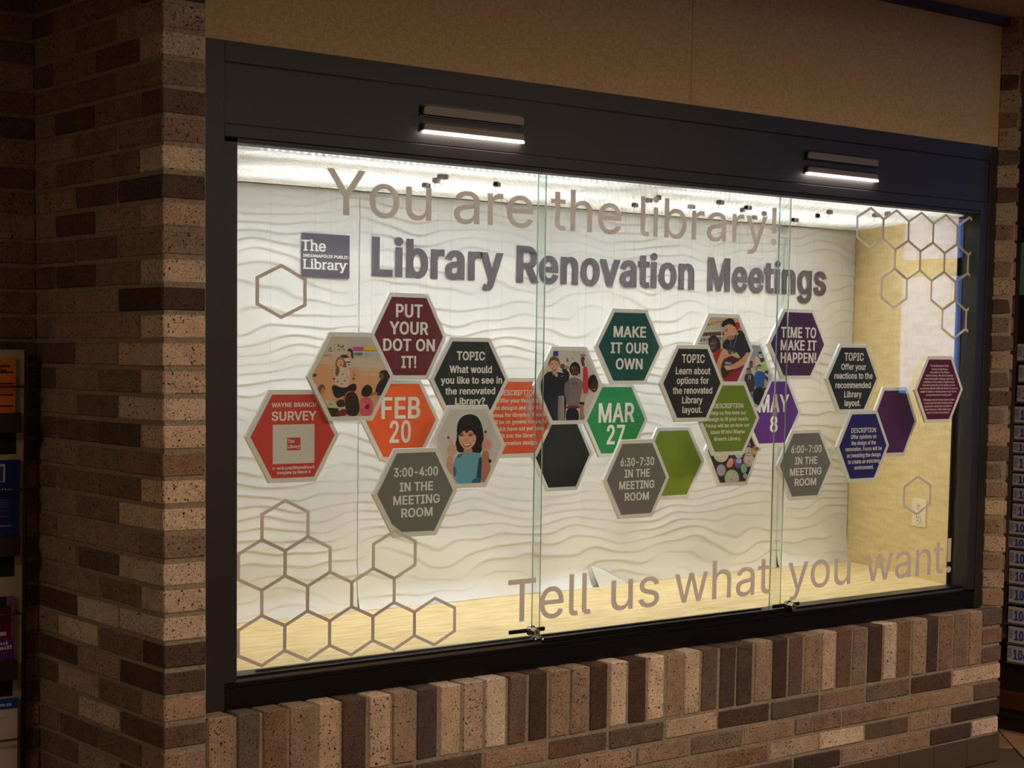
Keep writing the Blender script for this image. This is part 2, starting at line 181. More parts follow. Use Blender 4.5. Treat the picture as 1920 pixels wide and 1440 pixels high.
[90,438,[42,0,42,46,273,385,281,396,289,408,298,419,306,431,315,442,323,453,332,464,341,476,348,454,332,454,317,453,301,453,285,452,270,452,254,452,238,452,223,452,40,452,40,509,397,509,397,462,169,129,160,117,152,105,143,93,134,81,97,33,90,54,106,55,121,56,137,56,152,57,168,57,183,57,199,57,214,57,399,57,399,0]],
[97,389,[160,-9,142,-8,126,-5,110,-1,94,5,80,12,68,22,57,32,48,45,40,58,35,73,31,90,30,108,31,123,34,138,38,150,43,161,50,171,58,179,67,187,78,193,89,199,100,203,112,207,125,211,138,213,152,216,165,218,178,220,234,227,244,228,252,230,259,232,265,235,270,238,273,243,275,248,276,255,276,257,275,268,273,279,271,288,267,297,262,304,256,311,248,317,240,322,230,326,220,329,208,330,196,331,183,330,171,329,159,326,149,322,140,318,132,313,124,307,118,301,112,294,107,288,103,281,100,274,41,291,48,308,57,322,67,335,79,346,91,355,104,364,118,370,133,375,148,379,163,382,179,384,194,384,204,384,215,383,227,382,239,379,251,376,263,372,275,367,286,360,296,353,306,343,315,333,322,320,329,306,333,290,336,272,337,251,337,0,277,0,277,52,272,52,269,45,264,38,258,32,252,25,244,18,236,12,226,6,215,1,203,-3,190,-6,176,-8],[170,45,187,46,202,49,216,53,228,59,239,66,248,74,257,83,263,93,269,104,272,115,275,126,276,138,276,190,273,188,270,186,265,184,259,182,253,180,246,179,239,177,231,176,200,171,175,168,165,166,154,164,144,162,134,159,125,155,117,150,110,145,103,139,98,132,95,124,93,115,92,105,92,95,94,87,98,79,102,72,107,66,114,61,121,56,130,52,139,49,149,47,159,46]],
[98,424,[229,-8,213,-7,198,-5,184,-1,172,4,162,10,153,17,145,24,138,31,132,39,127,46,122,53,118,59,112,59,112,0,53,0,53,509,114,509,114,319,118,319,122,325,127,331,132,338,137,346,144,353,152,360,161,367,171,373,183,378,197,381,212,384,229,384,252,383,274,378,294,371,313,361,330,347,345,332,359,313,370,293,379,270,385,245,389,218,390,189,389,160,385,133,379,108,370,84,359,64,346,45,330,29,313,16,294,5,274,-2,252,-7],[220,47,237,48,253,51,267,57,279,66,291,76,301,88,309,101,316,117,321,133,325,151,327,170,328,189,327,209,325,227,321,245,316,261,309,276,301,290,291,301,280,311,267,319,253,325,237,329,220,330,203,329,188,325,174,320,161,312,150,302,140,291,132,278,125,263,120,247,116,229,113,210,113,189,113,169,116,150,120,132,125,115,132,100,140,86,150,75,162,65,174,57,188,51,204,48]],
[99,396,[207,-8,182,-7,159,-2,137,6,117,16,98,30,82,46,68,64,56,85,46,108,40,133,36,159,34,187,36,216,40,243,46,268,56,291,68,312,82,330,98,346,117,360,137,371,159,378,182,383,207,384,221,384,234,383,247,380,260,377,272,373,284,368,295,362,305,356,315,349,324,341,332,332,340,322,347,312,353,301,358,289,362,277,303,262,301,269,298,276,294,283,290,289,286,295,281,301,276,306,270,311,264,315,257,319,250,322,242,325,234,327,226,329,217,329,207,330,189,329,173,325,158,319,145,310,134,300,124,287,115,274,108,258,103,242,99,224,97,206,96,187,97,169,99,151,103,134,108,117,115,102,124,89,134,76,145,66,158,57,173,51,189,48,207,46,217,47,226,48,234,49,243,52,250,54,258,58,264,62,271,66,277,71,282,76,287,82,292,89,296,95,299,102,302,110,304,117,363,102,359,90,354,78,348,67,341,56,334,46,325,37,316,29,306,21,296,15,285,9,273,4,261,-1,248,-4,235,-6,221,-8]],
[100,424,[195,-8,172,-7,151,-2,130,5,111,16,94,29,79,45,66,64,55,84,46,108,39,133,35,160,34,189,35,218,39,245,46,270,55,293,66,313,79,332,95,347,112,361,131,371,151,378,173,383,196,384,213,384,228,381,241,378,253,373,263,367,272,360,280,353,287,346,293,338,298,331,303,325,306,319,311,319,311,509,372,509,372,0,313,0,313,59,307,59,303,53,298,46,293,39,287,31,280,24,272,17,263,10,252,4,241,-1,227,-5,212,-7],[205,47,221,48,236,51,250,57,263,65,274,75,284,86,293,100,299,115,305,132,309,150,311,169,312,189,311,210,309,229,305,247,300,263,293,278,284,291,275,302,263,312,251,320,237,325,221,329,205,330,187,329,172,325,157,319,145,311,133,301,124,290,115,276,108,261,103,245,99,227,97,209,96,189,97,170,99,151,103,133,109,117,115,101,124,88,134,76,145,66,158,57,172,51,188,48]],
[101,404,[212,-8,185,-7,161,-2,138,6,117,16,98,30,82,46,68,64,56,85,46,108,40,132,35,159,34,187,35,215,39,242,46,267,55,290,67,311,81,329,97,346,115,359,135,370,157,378,180,383,205,384,221,384,236,382,251,379,266,374,280,368,294,361,307,351,319,341,331,329,341,315,350,299,357,282,363,263,368,242,370,219,371,194,371,169,75,169,75,221,338,221,310,202,309,220,307,237,303,254,298,269,291,282,283,294,273,305,263,314,250,321,237,326,222,329,205,330,189,329,173,326,159,321,146,313,135,304,125,294,116,282,109,270,103,256,99,241,97,226,96,211,96,178,97,157,100,139,104,122,110,106,118,92,128,80,139,70,151,61,165,55,179,50,195,47,212,46,224,47,234,48,244,50,254,53,263,56,271,61,278,66,285,73,292,80,297,88,302,96,306,105,365,91,360,77,353,63,345,51,335,39,324,29,311,19,298,11,283,4,266,-1,249,-5,231,-7]],
[102,254,[228,379,228,327,6,327,6,379],[81,0,81,432,82,447,84,461,89,474,96,486,104,496,113,505,124,513,135,519,148,524,161,527,174,529,187,530,197,530,207,529,215,528,222,527,229,525,234,524,239,522,243,521,227,468,215,472,211,473,206,473,200,474,195,474,182,473,171,470,162,466,154,460,149,452,145,443,142,431,142,419,142,0]],
[103,425,[207,-151,187,-150,168,-148,150,-144,134,-140,119,-134,105,-127,93,-119,82,-110,73,-101,64,-91,57,-80,51,-69,101,-41,106,-47,110,-53,116,-59,122,-66,128,-72,136,-78,145,-83,154,-88,165,-92,178,-95,192,-97,207,-97,229,-96,249,-92,267,-85,282,-75,295,-62,304,-47,310,-28,311,-6,311,68,306,68,302,62,298,56,293,49,287,41,280,34,272,28,263,21,252,16,241,11,227,8,212,5,195,5,173,6,152,10,132,17,113,27,95,39,80,53,67,71,55,90,46,112,39,136,35,163,34,191,35,220,39,246,46,271,55,293,66,314,80,332,95,347,112,361,131,371,152,378,173,383,196,384,213,384,228,382,242,378,253,373,264,367,273,360,281,353,288,346,294,338,299,331,304,325,308,319,313,319,313,379,372,379,372,-9,371,-32,367,-54,360,-73,350,-90,338,-104,324,-117,308,-127,291,-136,271,-142,251,-147,229,-150],[205,59,222,60,237,63,251,68,264,75,275,84,285,95,293,107,300,121,305,137,309,154,312,172,312,193,312,212,309,231,305,248,300,264,293,278,285,291,275,303,264,312,251,320,237,325,222,329,205,330,188,329,172,325,158,320,145,312,134,302,124,290,115,277,109,262,103,246,99,229,97,212,96,193,97,173,99,155,103,138,109,123,116,108,124,96,134,85,145,76,158,68,172,63,188,60]],
[104,410,[114,227,114,0,53,0,53,509,114,509,114,287,102,287,112,312,124,332,137,349,152,362,169,372,187,379,207,383,227,384,246,383,264,380,280,376,295,369,309,360,321,349,332,336,341,321,348,304,353,285,356,264,357,240,357,0,296,0,296,235,295,256,290,275,283,291,273,304,260,315,246,323,229,328,210,329,197,328,184,326,172,322,161,317,150,311,141,303,133,293,126,283,121,271,117,257,114,243]],
[105,167,[53,0,53,379,114,379,114,0],[84,443,75,444,67,446,60,449,54,455,48,461,44,468,42,475,41,483,42,491,44,499,48,506,54,512,60,517,67,521,75,523,84,524,92,523,100,521,107,517,114,512,119,506,123,499,126,491,126,483,126,475,123,468,119,461,114,455,107,449,100,446,92,444]],
[106,167,[53,379,114,379,114,-30,113,-47,111,-63,107,-77,102,-90,95,-102,86,-113,76,-122,65,-129,52,-135,37,-139,21,-142,4,-143,-10,-143,-10,-87,2,-87,14,-86,25,-83,34,-78,40,-72,46,-64,50,-54,52,-42,53,-29],[83,443,75,444,67,446,60,449,53,455,48,461,44,468,42,475,41,483,42,491,44,499,48,506,53,512,60,517,67,521,75,523,83,524,92,523,100,521,107,517,114,512,119,506,123,499,125,491,126,483,125,475,123,468,119,461,114,455,107,449,100,446,92,444]],
[107,381,[110,137,110,212,121,212,284,379,360,379,184,199,177,199],[53,0,53,509,114,509,114,0],[294,0,148,186,191,229,372,0]],
[108,189,[139,-2,119,-1,101,3,86,10,74,20,65,33,58,47,54,65,53,84,53,509,114,509,114,99,114,87,115,77,117,68,120,62,124,58,130,54,137,53,146,52,160,53,170,54,181,3,162,-1,156,-2,151,-2,145,-2]],
[109,610,[53,0,53,379,112,379,112,295,108,295,112,310,118,323,125,335,132,346,141,355,151,363,161,370,172,376,183,380,195,384,207,386,219,386,239,385,257,380,273,372,287,361,299,347,309,331,316,314,321,295,312,295,317,308,322,321,329,332,337,343,347,353,357,361,368,369,381,375,394,380,407,383,422,385,437,386,453,385,468,383,483,378,497,372,510,364,522,354,532,342,541,328,548,313,553,296,556,276,557,255,557,0,496,0,496,254,494,273,490,289,483,302,473,313,460,321,447,326,433,329,419,330,406,330,395,328,384,324,374,320,365,314,358,307,351,299,345,290,341,280,338,270,336,259,335,247,335,0,274,0,274,260,273,275,269,288,262,301,253,311,242,320,229,326,215,329,199,330,188,330,178,328,168,325,158,320,148,314,140,307,132,299,126,289,121,278,117,266,114,253,114,238,114,0]],
[110,410,[114,227,114,0,53,0,53,379,112,379,112,287,102,287,112,312,124,332,137,349,152,362,169,372,187,379,207,383,227,384,246,383,264,380,280,376,295,369,309,360,321,349,332,336,341,321,348,304,353,285,356,264,357,240,357,0,296,0,296,235,295,256,290,275,283,291,273,304,260,315,246,323,229,328,210,329,197,328,184,326,172,322,161,317,150,311,141,303,133,293,126,283,121,271,117,257,114,243]],
[111,415,[207,-8,182,-7,159,-2,137,6,117,16,98,30,82,46,68,64,56,85,46,108,40,133,36,159,34,187,36,216,40,243,46,268,56,291,68,312,82,330,98,346,117,360,137,371,159,378,182,383,207,384,233,383,256,378,278,371,299,360,317,346,333,330,347,312,359,291,369,268,376,243,380,216,381,187,380,159,376,133,369,108,359,85,347,64,333,46,317,30,299,16,278,6,256,-2,233,-7],[207,46,226,48,242,51,257,57,270,66,282,76,292,89,300,102,307,117,312,134,316,151,318,169,319,187,318,206,316,224,312,242,307,258,300,274,292,287,282,300,270,310,257,319,242,325,226,329,207,330,189,329,173,325,158,319,145,310,134,300,124,287,115,274,108,258,103,242,99,224,97,206,96,187,97,169,99,151,103,134,108,117,115,102,124,89,134,76,145,66,158,57,173,51,189,48]],
[112,424,[53,-143,53,379,112,379,112,319,118,319,122,325,126,331,131,338,137,346,144,353,152,360,161,367,171,373,183,378,197,381,212,384,229,384,252,383,274,378,294,371,313,361,330,347,345,332,359,313,370,293,379,270,385,245,389,218,390,189,389,160,385,133,379,108,370,84,359,64,346,45,330,29,313,16,294,5,274,-2,252,-7,229,-8,213,-7,198,-5,184,-1,173,4,162,10,153,17,145,24,138,31,132,39,127,46,122,53,118,59,114,59,114,-143],[220,47,237,48,253,51,267,57,279,66,291,76,301,88,309,101,316,117,321,133,325,151,327,170,328,189,327,209,325,227,321,245,316,261,309,276,301,290,291,301,280,311,267,319,253,325,237,329,220,330,203,329,188,325,174,320,161,312,150,302,140,291,132,278,125,263,120,247,116,229,113,210,113,189,113,169,116,150,120,132,125,115,132,100,140,86,150,75,162,65,174,57,188,51,204,48]],
[113,424,[372,-143,311,-143,311,59,306,59,302,53,298,46,293,39,287,31,280,24,272,17,263,10,252,4,241,-1,227,-5,212,-7,195,-8,172,-7,151,-2,130,5,111,16,94,29,79,45,66,64,55,84,46,108,39,133,35,160,34,189,35,218,39,245,46,270,55,293,66,313,79,332,95,347,112,361,131,371,151,378,173,383,196,384,213,384,228,381,241,378,253,373,263,367,272,360,280,353,287,346,293,338,298,331,303,325,307,319,313,319,313,379,372,379],[205,47,221,48,236,51,250,57,263,65,274,75,284,86,293,100,299,115,305,132,309,150,311,169,312,189,311,210,309,229,305,247,300,263,293,278,284,291,275,302,263,312,251,320,237,325,221,329,205,330,187,329,172,325,157,319,145,311,133,301,124,290,115,276,108,261,103,245,99,227,97,209,96,189,97,170,99,151,103,133,109,117,115,101,124,88,134,76,145,66,158,57,172,51,188,48]],
[114,259,[53,0,53,379,112,379,112,321,115,321,122,335,130,347,140,358,152,367,166,375,181,380,196,384,213,385,229,384,243,384,243,322,230,324,224,325,219,325,213,326,207,326,194,325,182,323,170,319,159,315,149,309,140,301,132,293,126,284,121,273,117,262,114,250,114,237,114,0]],
[115,365,[182,-8,163,-7,145,-5,128,-2,112,3,98,10,84,18,72,27,62,38,53,50,45,63,40,78,36,94,94,107,99,92,105,79,114,69,124,60,136,54,150,49,165,46,181,45,200,46,217,50,232,55,244,62,255,71,262,81,267,91,268,103,267,112,265,121,260,129,254,136,246,142,237,147,225,151,212,155,149,170,125,177,104,186,87,196,72,208,61,222,53,237,48,255,47,274,48,290,51,305,57,319,65,332,75,343,87,354,100,363,115,370,131,377,149,381,167,384,187,384,206,384,223,381,239,378,254,372,267,366,279,358,290,349,299,339,307,328,314,316,319,303,324,290,268,277,264,288,258,298,251,307,243,316,232,323,219,328,205,331,187,333,171,332,156,329,143,324,131,317,121,308,114,299,110,289,109,277,110,267,112,258,117,250,124,243,133,237,144,232,157,227,172,223,229,209,254,202,275,194,292,183,306,171,317,158,325,142,330,125,331,107,330,90,326,75,321,61,312,47,302,35,290,24,276,15,260,6,242,0,223,-5,203,-7]],
[116,227,[204,379,204,327,6,327,6,379],[65,471,126,471,126,98,127,86,128,76,132,68,136,61,142,56,150,53,159,51,170,50,185,51,202,54,213,2,208,0,203,-1,198,-2,192,-3,186,-3,180,-4,174,-4,168,-4,145,-3,125,2,107,10,92,21,80,35,72,52,67,71,65,93]],
[117,410,[182,-5,164,-4,146,-1,130,4,115,11,101,20,89,31,78,44,69,59,62,76,57,95,54,116,53,139,53,379,114,379,114,144,115,123,119,105,127,89,137,75,150,64,164,56,181,52,200,50,213,51,226,53,238,57,249,62,259,69,268,77,276,86,283,97,289,109,293,122,295,137,296,153,296,379,357,379,357,0,298,0,298,92,307,92,297,67,286,47,272,30,257,17,240,7,222,0,203,-4]],
[118,389,[163,0,17,379,84,379,165,155,171,138,177,121,182,104,187,87,191,70,196,53,201,37,206,21,184,21,189,37,194,53,198,70,203,87,207,104,213,121,218,138,224,155,305,379,371,379,226,0]],
[119,567,[138,0,23,379,87,379,133,214,138,196,143,177,149,157,154,137,159,115,165,91,170,67,175,41,165,41,170,66,175,90,180,113,186,135,191,156,196,176,201,195,206,214,252,379,316,379,362,214,366,196,371,176,376,157,382,136,387,114,392,91,397,67,402,41,391,41,397,66,402,90,408,113,413,135,418,156,423,176,429,195,434,214,480,379,545,379,429,0,368,0,319,172,305,225,301,239,297,252,294,266,291,280,277,338,291,338,277,280,263,225,259,211,255,198,252,185,248,172,199,0]],
[120,379,[21,0,171,218,171,171,29,379,100,379,147,306,156,292,164,279,172,266,179,253,186,241,193,229,200,217,207,206,175,206,183,217,190,229,196,241,202,253,209,266,216,279,224,292,233,306,282,379,352,379,209,169,209,214,358,0,287,0,231,85,222,99,214,112,207,124,200,136,193,148,187,159,180,171,173,182,205,182,198,171,191,159,185,148,178,136,172,124,165,112,157,99,148,85,91,0]],
[121,389,[47,-139,61,-86,71,-87,80,-89,88,-90,96,-90,104,-89,111,-87,118,-84,124,-80,130,-74,136,-67,141,-58,146,-48,151,-36,163,-1,17,379,84,379,165,155,171,138,177,121,182,104,187,87,191,70,196,53,201,37,206,21,184,21,188,37,193,53,198,70,202,87,207,104,212,121,218,138,224,155,305,379,371,379,204,-58,198,-72,191,-85,184,-97,177,-107,168,-116,159,-124,150,-130,139,-136,128,-140,117,-143,104,-145,91,-145,84,-145,77,-145,71,-144,65,-143,59,-142,54,-141,51,-140]],
[122,380,[42,0,42,46,254,320,254,323,48,323,48,379,333,379,333,331,126,60,126,56,339,56,339,0]]]
FONT={chr(q[0]):(q[1],q[2:]) for q in GLYPHS}
CAP=509.0
_gc={}
def wind(x,y,cs):
    w=0
    for c in cs:
        n=len(c)
        for i in range(n):
            x1,y1=c[i]; x2,y2=c[(i+1)%n]
            if y1<=y:
                if y2>y and (x2-x1)*(y-y1)-(x-x1)*(y2-y1)>0: w+=1
            elif y2<=y and (x2-x1)*(y-y1)-(x-x1)*(y2-y1)<0: w-=1
    return w
def triang(cs):
    vs=[];es=[]
    for c in cs:
        n=len(vs); vs+=[Vector(p) for p in c]; es+=[(n+i,n+(i+1)%len(c)) for i in range(len(c))]
    r=delaunay_2d_cdt(vs,es,[],0,1e-3)
    V=r[0]; T=[]
    for f in r[2]:
        cx=sum(V[i].x for i in f)/3; cy=sum(V[i].y for i in f)/3
        if wind(cx,cy,cs)!=0: T.append(tuple(f))
    return [(v.x,v.y) for v in V],T
def glyph(ch,bold=0,slab=False):
    k=(ch,bold,slab)
    if k in _gc: return _gc[k]
    adv,raw=FONT.get(ch,FONT['n'])
    cs=[]
    for c in raw:
        pts=[(c[i],c[i+1]) for i in range(0,len(c),2)]
        if bold:
            n=len(pts); q=[]
            for i in range(n):
                (ax,ay),(bx,by),(cx,cy)=pts[i-1],pts[i],pts[(i+1)%n]
                d1=Vector((bx-ax,by-ay)); d2=Vector((cx-bx,cy-by))
                if d1.length<1e-6 or d2.length<1e-6: q.append((bx,by)); continue
                d1.normalize(); d2.normalize()
                n1=Vector((-d1.y,d1.x)); n2=Vector((-d2.y,d2.x)); m=n1+n2
                if m.length<.3: m=n1
                else: m=m/max(.45,(m.length**2/2))
                q.append((bx+m.x*bold,by+m.y*bold*.55))
            pts=q
        cs.append(pts)
    if slab:
        W_,H_=118,52
        def bar(x,y,w=W_,h=H_): cs.append([(x-w/2,y-h/2),(x-w/2,y+h/2),(x+w/2,y+h/2),(x+w/2,y-h/2)])
        S={'T':[(adv*.5,24,230)],'h':[(90,24,200),(360,24,190),(60,530,130)],'L':[(95,24,200),(95,486,230)],'i':[(84,24,220),(60,360,120)],
           'b':[(55,530,130)],'r':[(95,24,230),(65,360,130)],'y':[(60,360,190),(370,360,190),(150,-120,120)]}.get(ch,[])
        for x,y,w in S: bar(x,y,w)
    r=(adv,)+triang(cs) if cs else (adv,[],[])
    _gc[k]=r; return r
def textlen(t,bold=0): return sum(FONT.get(c,FONT['n'])[0]+bold*.9 for c in t)
def inkbox(t,bold=0,slab=False):
    x=0;lo=1e9;hi=-1e9
    for c in t:
        a,V,T=glyph(c,bold,slab)
        if V: lo=min(lo,x+min(v[0] for v in V)); hi=max(hi,x+max(v[0] for v in V))
        x+=a+bold*.9
    return lo,hi
def text_into(mb,t,x0,x1,z0,z1,y,bold=22,mi=0,col=None,slab=False,axis=None):
    """letters of t fill x0..x1, baseline z0, cap height z1-z0, flat on plane y"""
    lo,hi=inkbox(t,bold,slab); sx=(x1-x0)/(hi-lo); sz=(z1-z0)/CAP; x=0
    for c in t:
        a,V,T=glyph(c,bold,slab)
        if V:
            P=[(x0+(x+v[0]-lo)*sx,z0+v[1]*sz) for v in V]
            P=[(p[0],y,p[1]) for p in P] if axis is None else [axis(p[0],p[1]) for p in P]
            mb.add(P,T,mi,col)
        x+=a+bold*.9
# ------------------------------------------------------------------ materials
def brick_material():
    m=mat('brick_clay',rough=.9,spec=.2)
    oi=nd(m,'ShaderNodeObjectInfo'); tc=nd(m,'ShaderNodeTexCoord')
    off=nd(m,'ShaderNodeVectorMath',operation='SCALE'); off.inputs[0].default_value=(37,91,53); lk(m,oi.outputs['Random'],off.inputs['Scale'])
    ad=nd(m,'ShaderNodeVectorMath',operation='ADD'); lk(m,tc.outputs['Object'],ad.inputs[0]); lk(m,off.outputs[0],ad.inputs[1]); v=ad.outputs[0]
    n1=noise(m,230,3,vec=v); n2=noise(m,150,2,vec=v); n3=noise(m,18,3,vec=v)
    pits=ramp(m,n2.outputs[0],[(.325,(0,0,0)),(.385,(1,1,1))])
    fine=ramp(m,n1.outputs[0],[(.30,(.62,.60,.58)),(.55,(1,1,1)),(.72,(1.25,1.2,1.15))])
    big=ramp(m,n3.outputs[0],[(.3,(.82,.80,.80)),(.7,(1.12,1.10,1.06))])
    c=mixc(m,oi.outputs['Color'],fine.outputs[0],1,'MULTIPLY'); c=mixc(m,c,big.outputs[0],1,'MULTIPLY')
    dark=mixc(m,c,s2l((45,32,26)),.0); 
    inv=nd(m,'ShaderNodeInvert'); lk(m,pits.outputs[0],inv.inputs[1])
    c2=mixc(m,c,s2l((48,34,28)),inv.outputs[0])
    lk(m,c2,bs(m).inputs['Base Color'])
    h=mixc(m,n1.outputs[0],pits.outputs[0],.6); bump(m,h,.55,.0025); return m
M_BRICK=brick_material()
M_MORT=mat('mortar',(128,114,96),.95,spec=.1); n=noise(M_MORT,140,3); r=ramp(M_MORT,n.outputs[0],[(.3,s2l((122,109,92))),(.7,s2l((158,143,122)))]); lk(M_MORT,r.outputs[0],bs(M_MORT).inputs[0]); bump(M_MORT,n.outputs[0],.4,.002)
M_FRAME=mat('dark_bronze_metal',(38,32,28),.5,.0,.35); n=noise(M_FRAME,420,2); bump(M_FRAME,n.outputs[0],.12,.0006)
M_FRAME2=mat('black_metal_track',(24,20,18),.35,.6); M_ALU=mat('worn_aluminium_track',(120,108,96),.4,.8)
M_HOOD=mat('grey_bronze_hood',(112,100,91),.5,.2)
M_VINYLW=mat('beige_wallcovering',(178,152,112),.75,spec=.25)
n=noise(M_VINYLW,260,3,sc3=(1,1,.25)); n2=noise(M_VINYLW,260,3,sc3=(.25,1,1)); mx=mixc(M_VINYLW,n.outputs[0],n2.outputs[0],.5); r=ramp(M_VINYLW,mx,[(.35,s2l((160,134,98))),(.65,s2l((192,166,124)))]); lk(M_VINYLW,r.outputs[0],bs(M_VINYLW).inputs[0]); bump(M_VINYLW,mx,.25,.001)
M_LAM=mat('yellow_maple_laminate',(222,196,138),.5,spec=.35)
n=noise(M_LAM,30,5,sc3=(.35,.35,2.0)); n2=noise(M_LAM,160,2,sc3=(1.6,1.6,.15)); mx=mixc(M_LAM,n.outputs[0],n2.outputs[0],.45); r=ramp(M_LAM,mx,[(.32,s2l((205,176,116))),(.5,s2l((222,197,140))),(.7,s2l((236,214,160)))]); lk(M_LAM,r.outputs[0],bs(M_LAM).inputs[0])
M_LAMF=mat('yellow_laminate_shelf',(222,196,138),.5,spec=.35)
n=noise(M_LAMF,22,5,sc3=(.4,2.2,1)); r=ramp(M_LAMF,n.outputs[0],[(.32,s2l((210,180,118))),(.5,s2l((226,198,140))),(.7,s2l((238,214,160)))]); lk(M_LAMF,r.outputs[0],bs(M_LAMF).inputs[0])
M_PAPER=mat('white_wave_paper',(236,234,230),.7,spec=.2)
M_WHITE=mat('white_enamel',(235,232,225),.6); M_LOUV=mat('white_louver_plastic',(240,236,226),.5)
nt=M_LOUV.node_tree; t=nt.nodes.new('ShaderNodeBsdfTranslucent'); t.inputs[0].default_value=(.95,.93,.90,1); x=nt.nodes.new('ShaderNodeMixShader'); x.inputs[0].default_value=.5
nt.links.new(bs(M_LOUV).outputs[0],x.inputs[1]); nt.links.new(t.outputs[0],x.inputs[2]); nt.links.new(x.outputs[0],nt.nodes['Material Output'].inputs[0])
M_TUBE=mat('fluorescent_tube_glow',(255,255,255),.5,emit=(226,236,255),estr=TUBE)
def glass_mat():
    m=bpy.data.materials.new('clear_pane_glass'); m.use_nodes=True; nt=m.node_tree; nt.nodes.clear()
    o=nt.nodes.new('ShaderNodeOutputMaterial'); t=nt.nodes.new('ShaderNodeBsdfTransparent'); t.inputs[0].default_value=(.965,.985,.975,1)
    g=nt.nodes.new('ShaderNodeBsdfGlossy'); g.inputs['Roughness'].default_value=.0; g.inputs[0].default_value=(1,1,1,1)
    lw=nt.nodes.new('ShaderNodeLayerWeight'); lw.inputs[0].default_value=.5
    pw=nt.nodes.new('ShaderNodeMath'); pw.operation='POWER'; pw.inputs[1].default_value=5; nt.links.new(lw.outputs['Facing'],pw.inputs[0])
    f=nt.nodes.new('ShaderNodeMath'); f.operation='MULTIPLY_ADD'; f.inputs[1].default_value=.9; f.inputs[2].default_value=.04; nt.links.new(pw.outputs[0],f.inputs[0]); x=nt.nodes.new('ShaderNodeMixShader')
    nt.links.new(f.outputs[0],x.inputs[0]); nt.links.new(t.outputs[0],x.inputs[1]); nt.links.new(g.outputs[0],x.inputs[2]); nt.links.new(x.outputs[0],o.inputs[0]); return m
M_GLASS=glass_mat(); M_GEDGE=mat('green_glass_edge',(120,150,130),.2,spec=.8); bs(M_GEDGE).inputs['Transmission Weight'].default_value=.5
def vinyl_mat():
    m=mat('frosted_taupe_vinyl',(206,197,188),.6,spec=.2); nt=m.node_tree; b=bs(m); o=nt.nodes['Material Output']
    t=nt.nodes.new('ShaderNodeBsdfTranslucent'); t.inputs[0].default_value=(*s2l((205,196,186)),1); x=nt.nodes.new('ShaderNodeMixShader'); x.inputs[0].default_value=.25
    nt.links.new(b.outputs[0],x.inputs[1]); nt.links.new(t.outputs[0],x.inputs[2]); nt.links.new(x.outputs[0],o.inputs[0]); return m
M_VINYL=vinyl_mat()
M_DARKPRINT=mat('dark_purple_grey_vinyl',(98,90,98),.55); M_LOGO=mat('slate_logo_vinyl',(92,86,98),.55)
M_FOAM=mat('pale_grey_board',(236,236,228),.65,spec=.25); M_EDGE=mat('white_foam_edge',(242,240,232),.7)
M_LETTER=mat('pale_print_letters',(246,243,236),.6)
M_PRINT=mat('printed_ink',rough=.55,spec=.3)
va=nd(M_PRINT,'ShaderNodeVertexColor'); va.layer_name='Col'; pn=noise(M_PRINT,600,2); pr_=ramp(M_PRINT,pn.outputs[0],[(.3,(.9,.9,.9)),(.7,(1.08,1.08,1.08))]); pc=mixc(M_PRINT,va.outputs[0],pr_.outputs[0],1,'MULTIPLY'); lk(M_PRINT,pc,bs(M_PRINT).inputs[0])
M_BLACKM=mat('black_hardware',(26,24,24),.35,.6); M_CHROME=mat('chrome',(200,198,195),.15,1.0); M_CLEARP=mat('clear_acrylic',(205,205,200),.15,spec=.6); bs(M_CLEARP).inputs['Alpha'].default_value=.35
M_IVORY=mat('ivory_plastic',(236,220,184),.4); M_SLOT=mat('dark_slot',(60,42,24),.6)
M_CEIL=mat('tan_ceiling',(150,118,92),.9,spec=.1); n=noise(M_CEIL,60,4); r=ramp(M_CEIL,n.outputs[0],[(.3,s2l((132,102,78))),(.7,s2l((162,130,102)))]); lk(M_CEIL,r.outputs[0],bs(M_CEIL).inputs[0])
M_TRIM=mat('dark_brown_trim',(52,30,22),.7); M_GROUT=mat('floor_grout',(92,74,58),.9)
M_TILE=mat('quarry_floor_tile',(150,118,90),.6); oi=nd(M_TILE,'ShaderNodeObjectInfo'); n=noise(M_TILE,30,4); r=ramp(M_TILE,n.outputs[0],[(.3,(.8,.8,.8)),(.7,(1.1,1.1,1.1))]); c=mixc(M_TILE,oi.outputs['Color'],r.outputs[0],1,'MULTIPLY'); lk(M_TILE,c,bs(M_TILE).inputs[0])
M_COVE=mat('brown_cove_tile',(84,64,50),.5); M_PLAIN=mat('painted_plaster',(150,130,105),.9)
# ------------------------------------------------------------------ key dimensions (metres)
P=.0677; ST=.575; SPI=.0814; XS=.1238; XE=3.5121; R=.0613; XFL=.1246; XFR=3.4638; ZT=2.2722
G=.1013; GL=.2479; GR=3.404; GT=2.0238; GB=.6581; YB=.86; DEP=.73
CZ=on(1000,384,y=YB).z; ZF=on(1000,1112,y=YB-.015).z; XB=on(1597,700,y=YB).x; CEIL=2.737
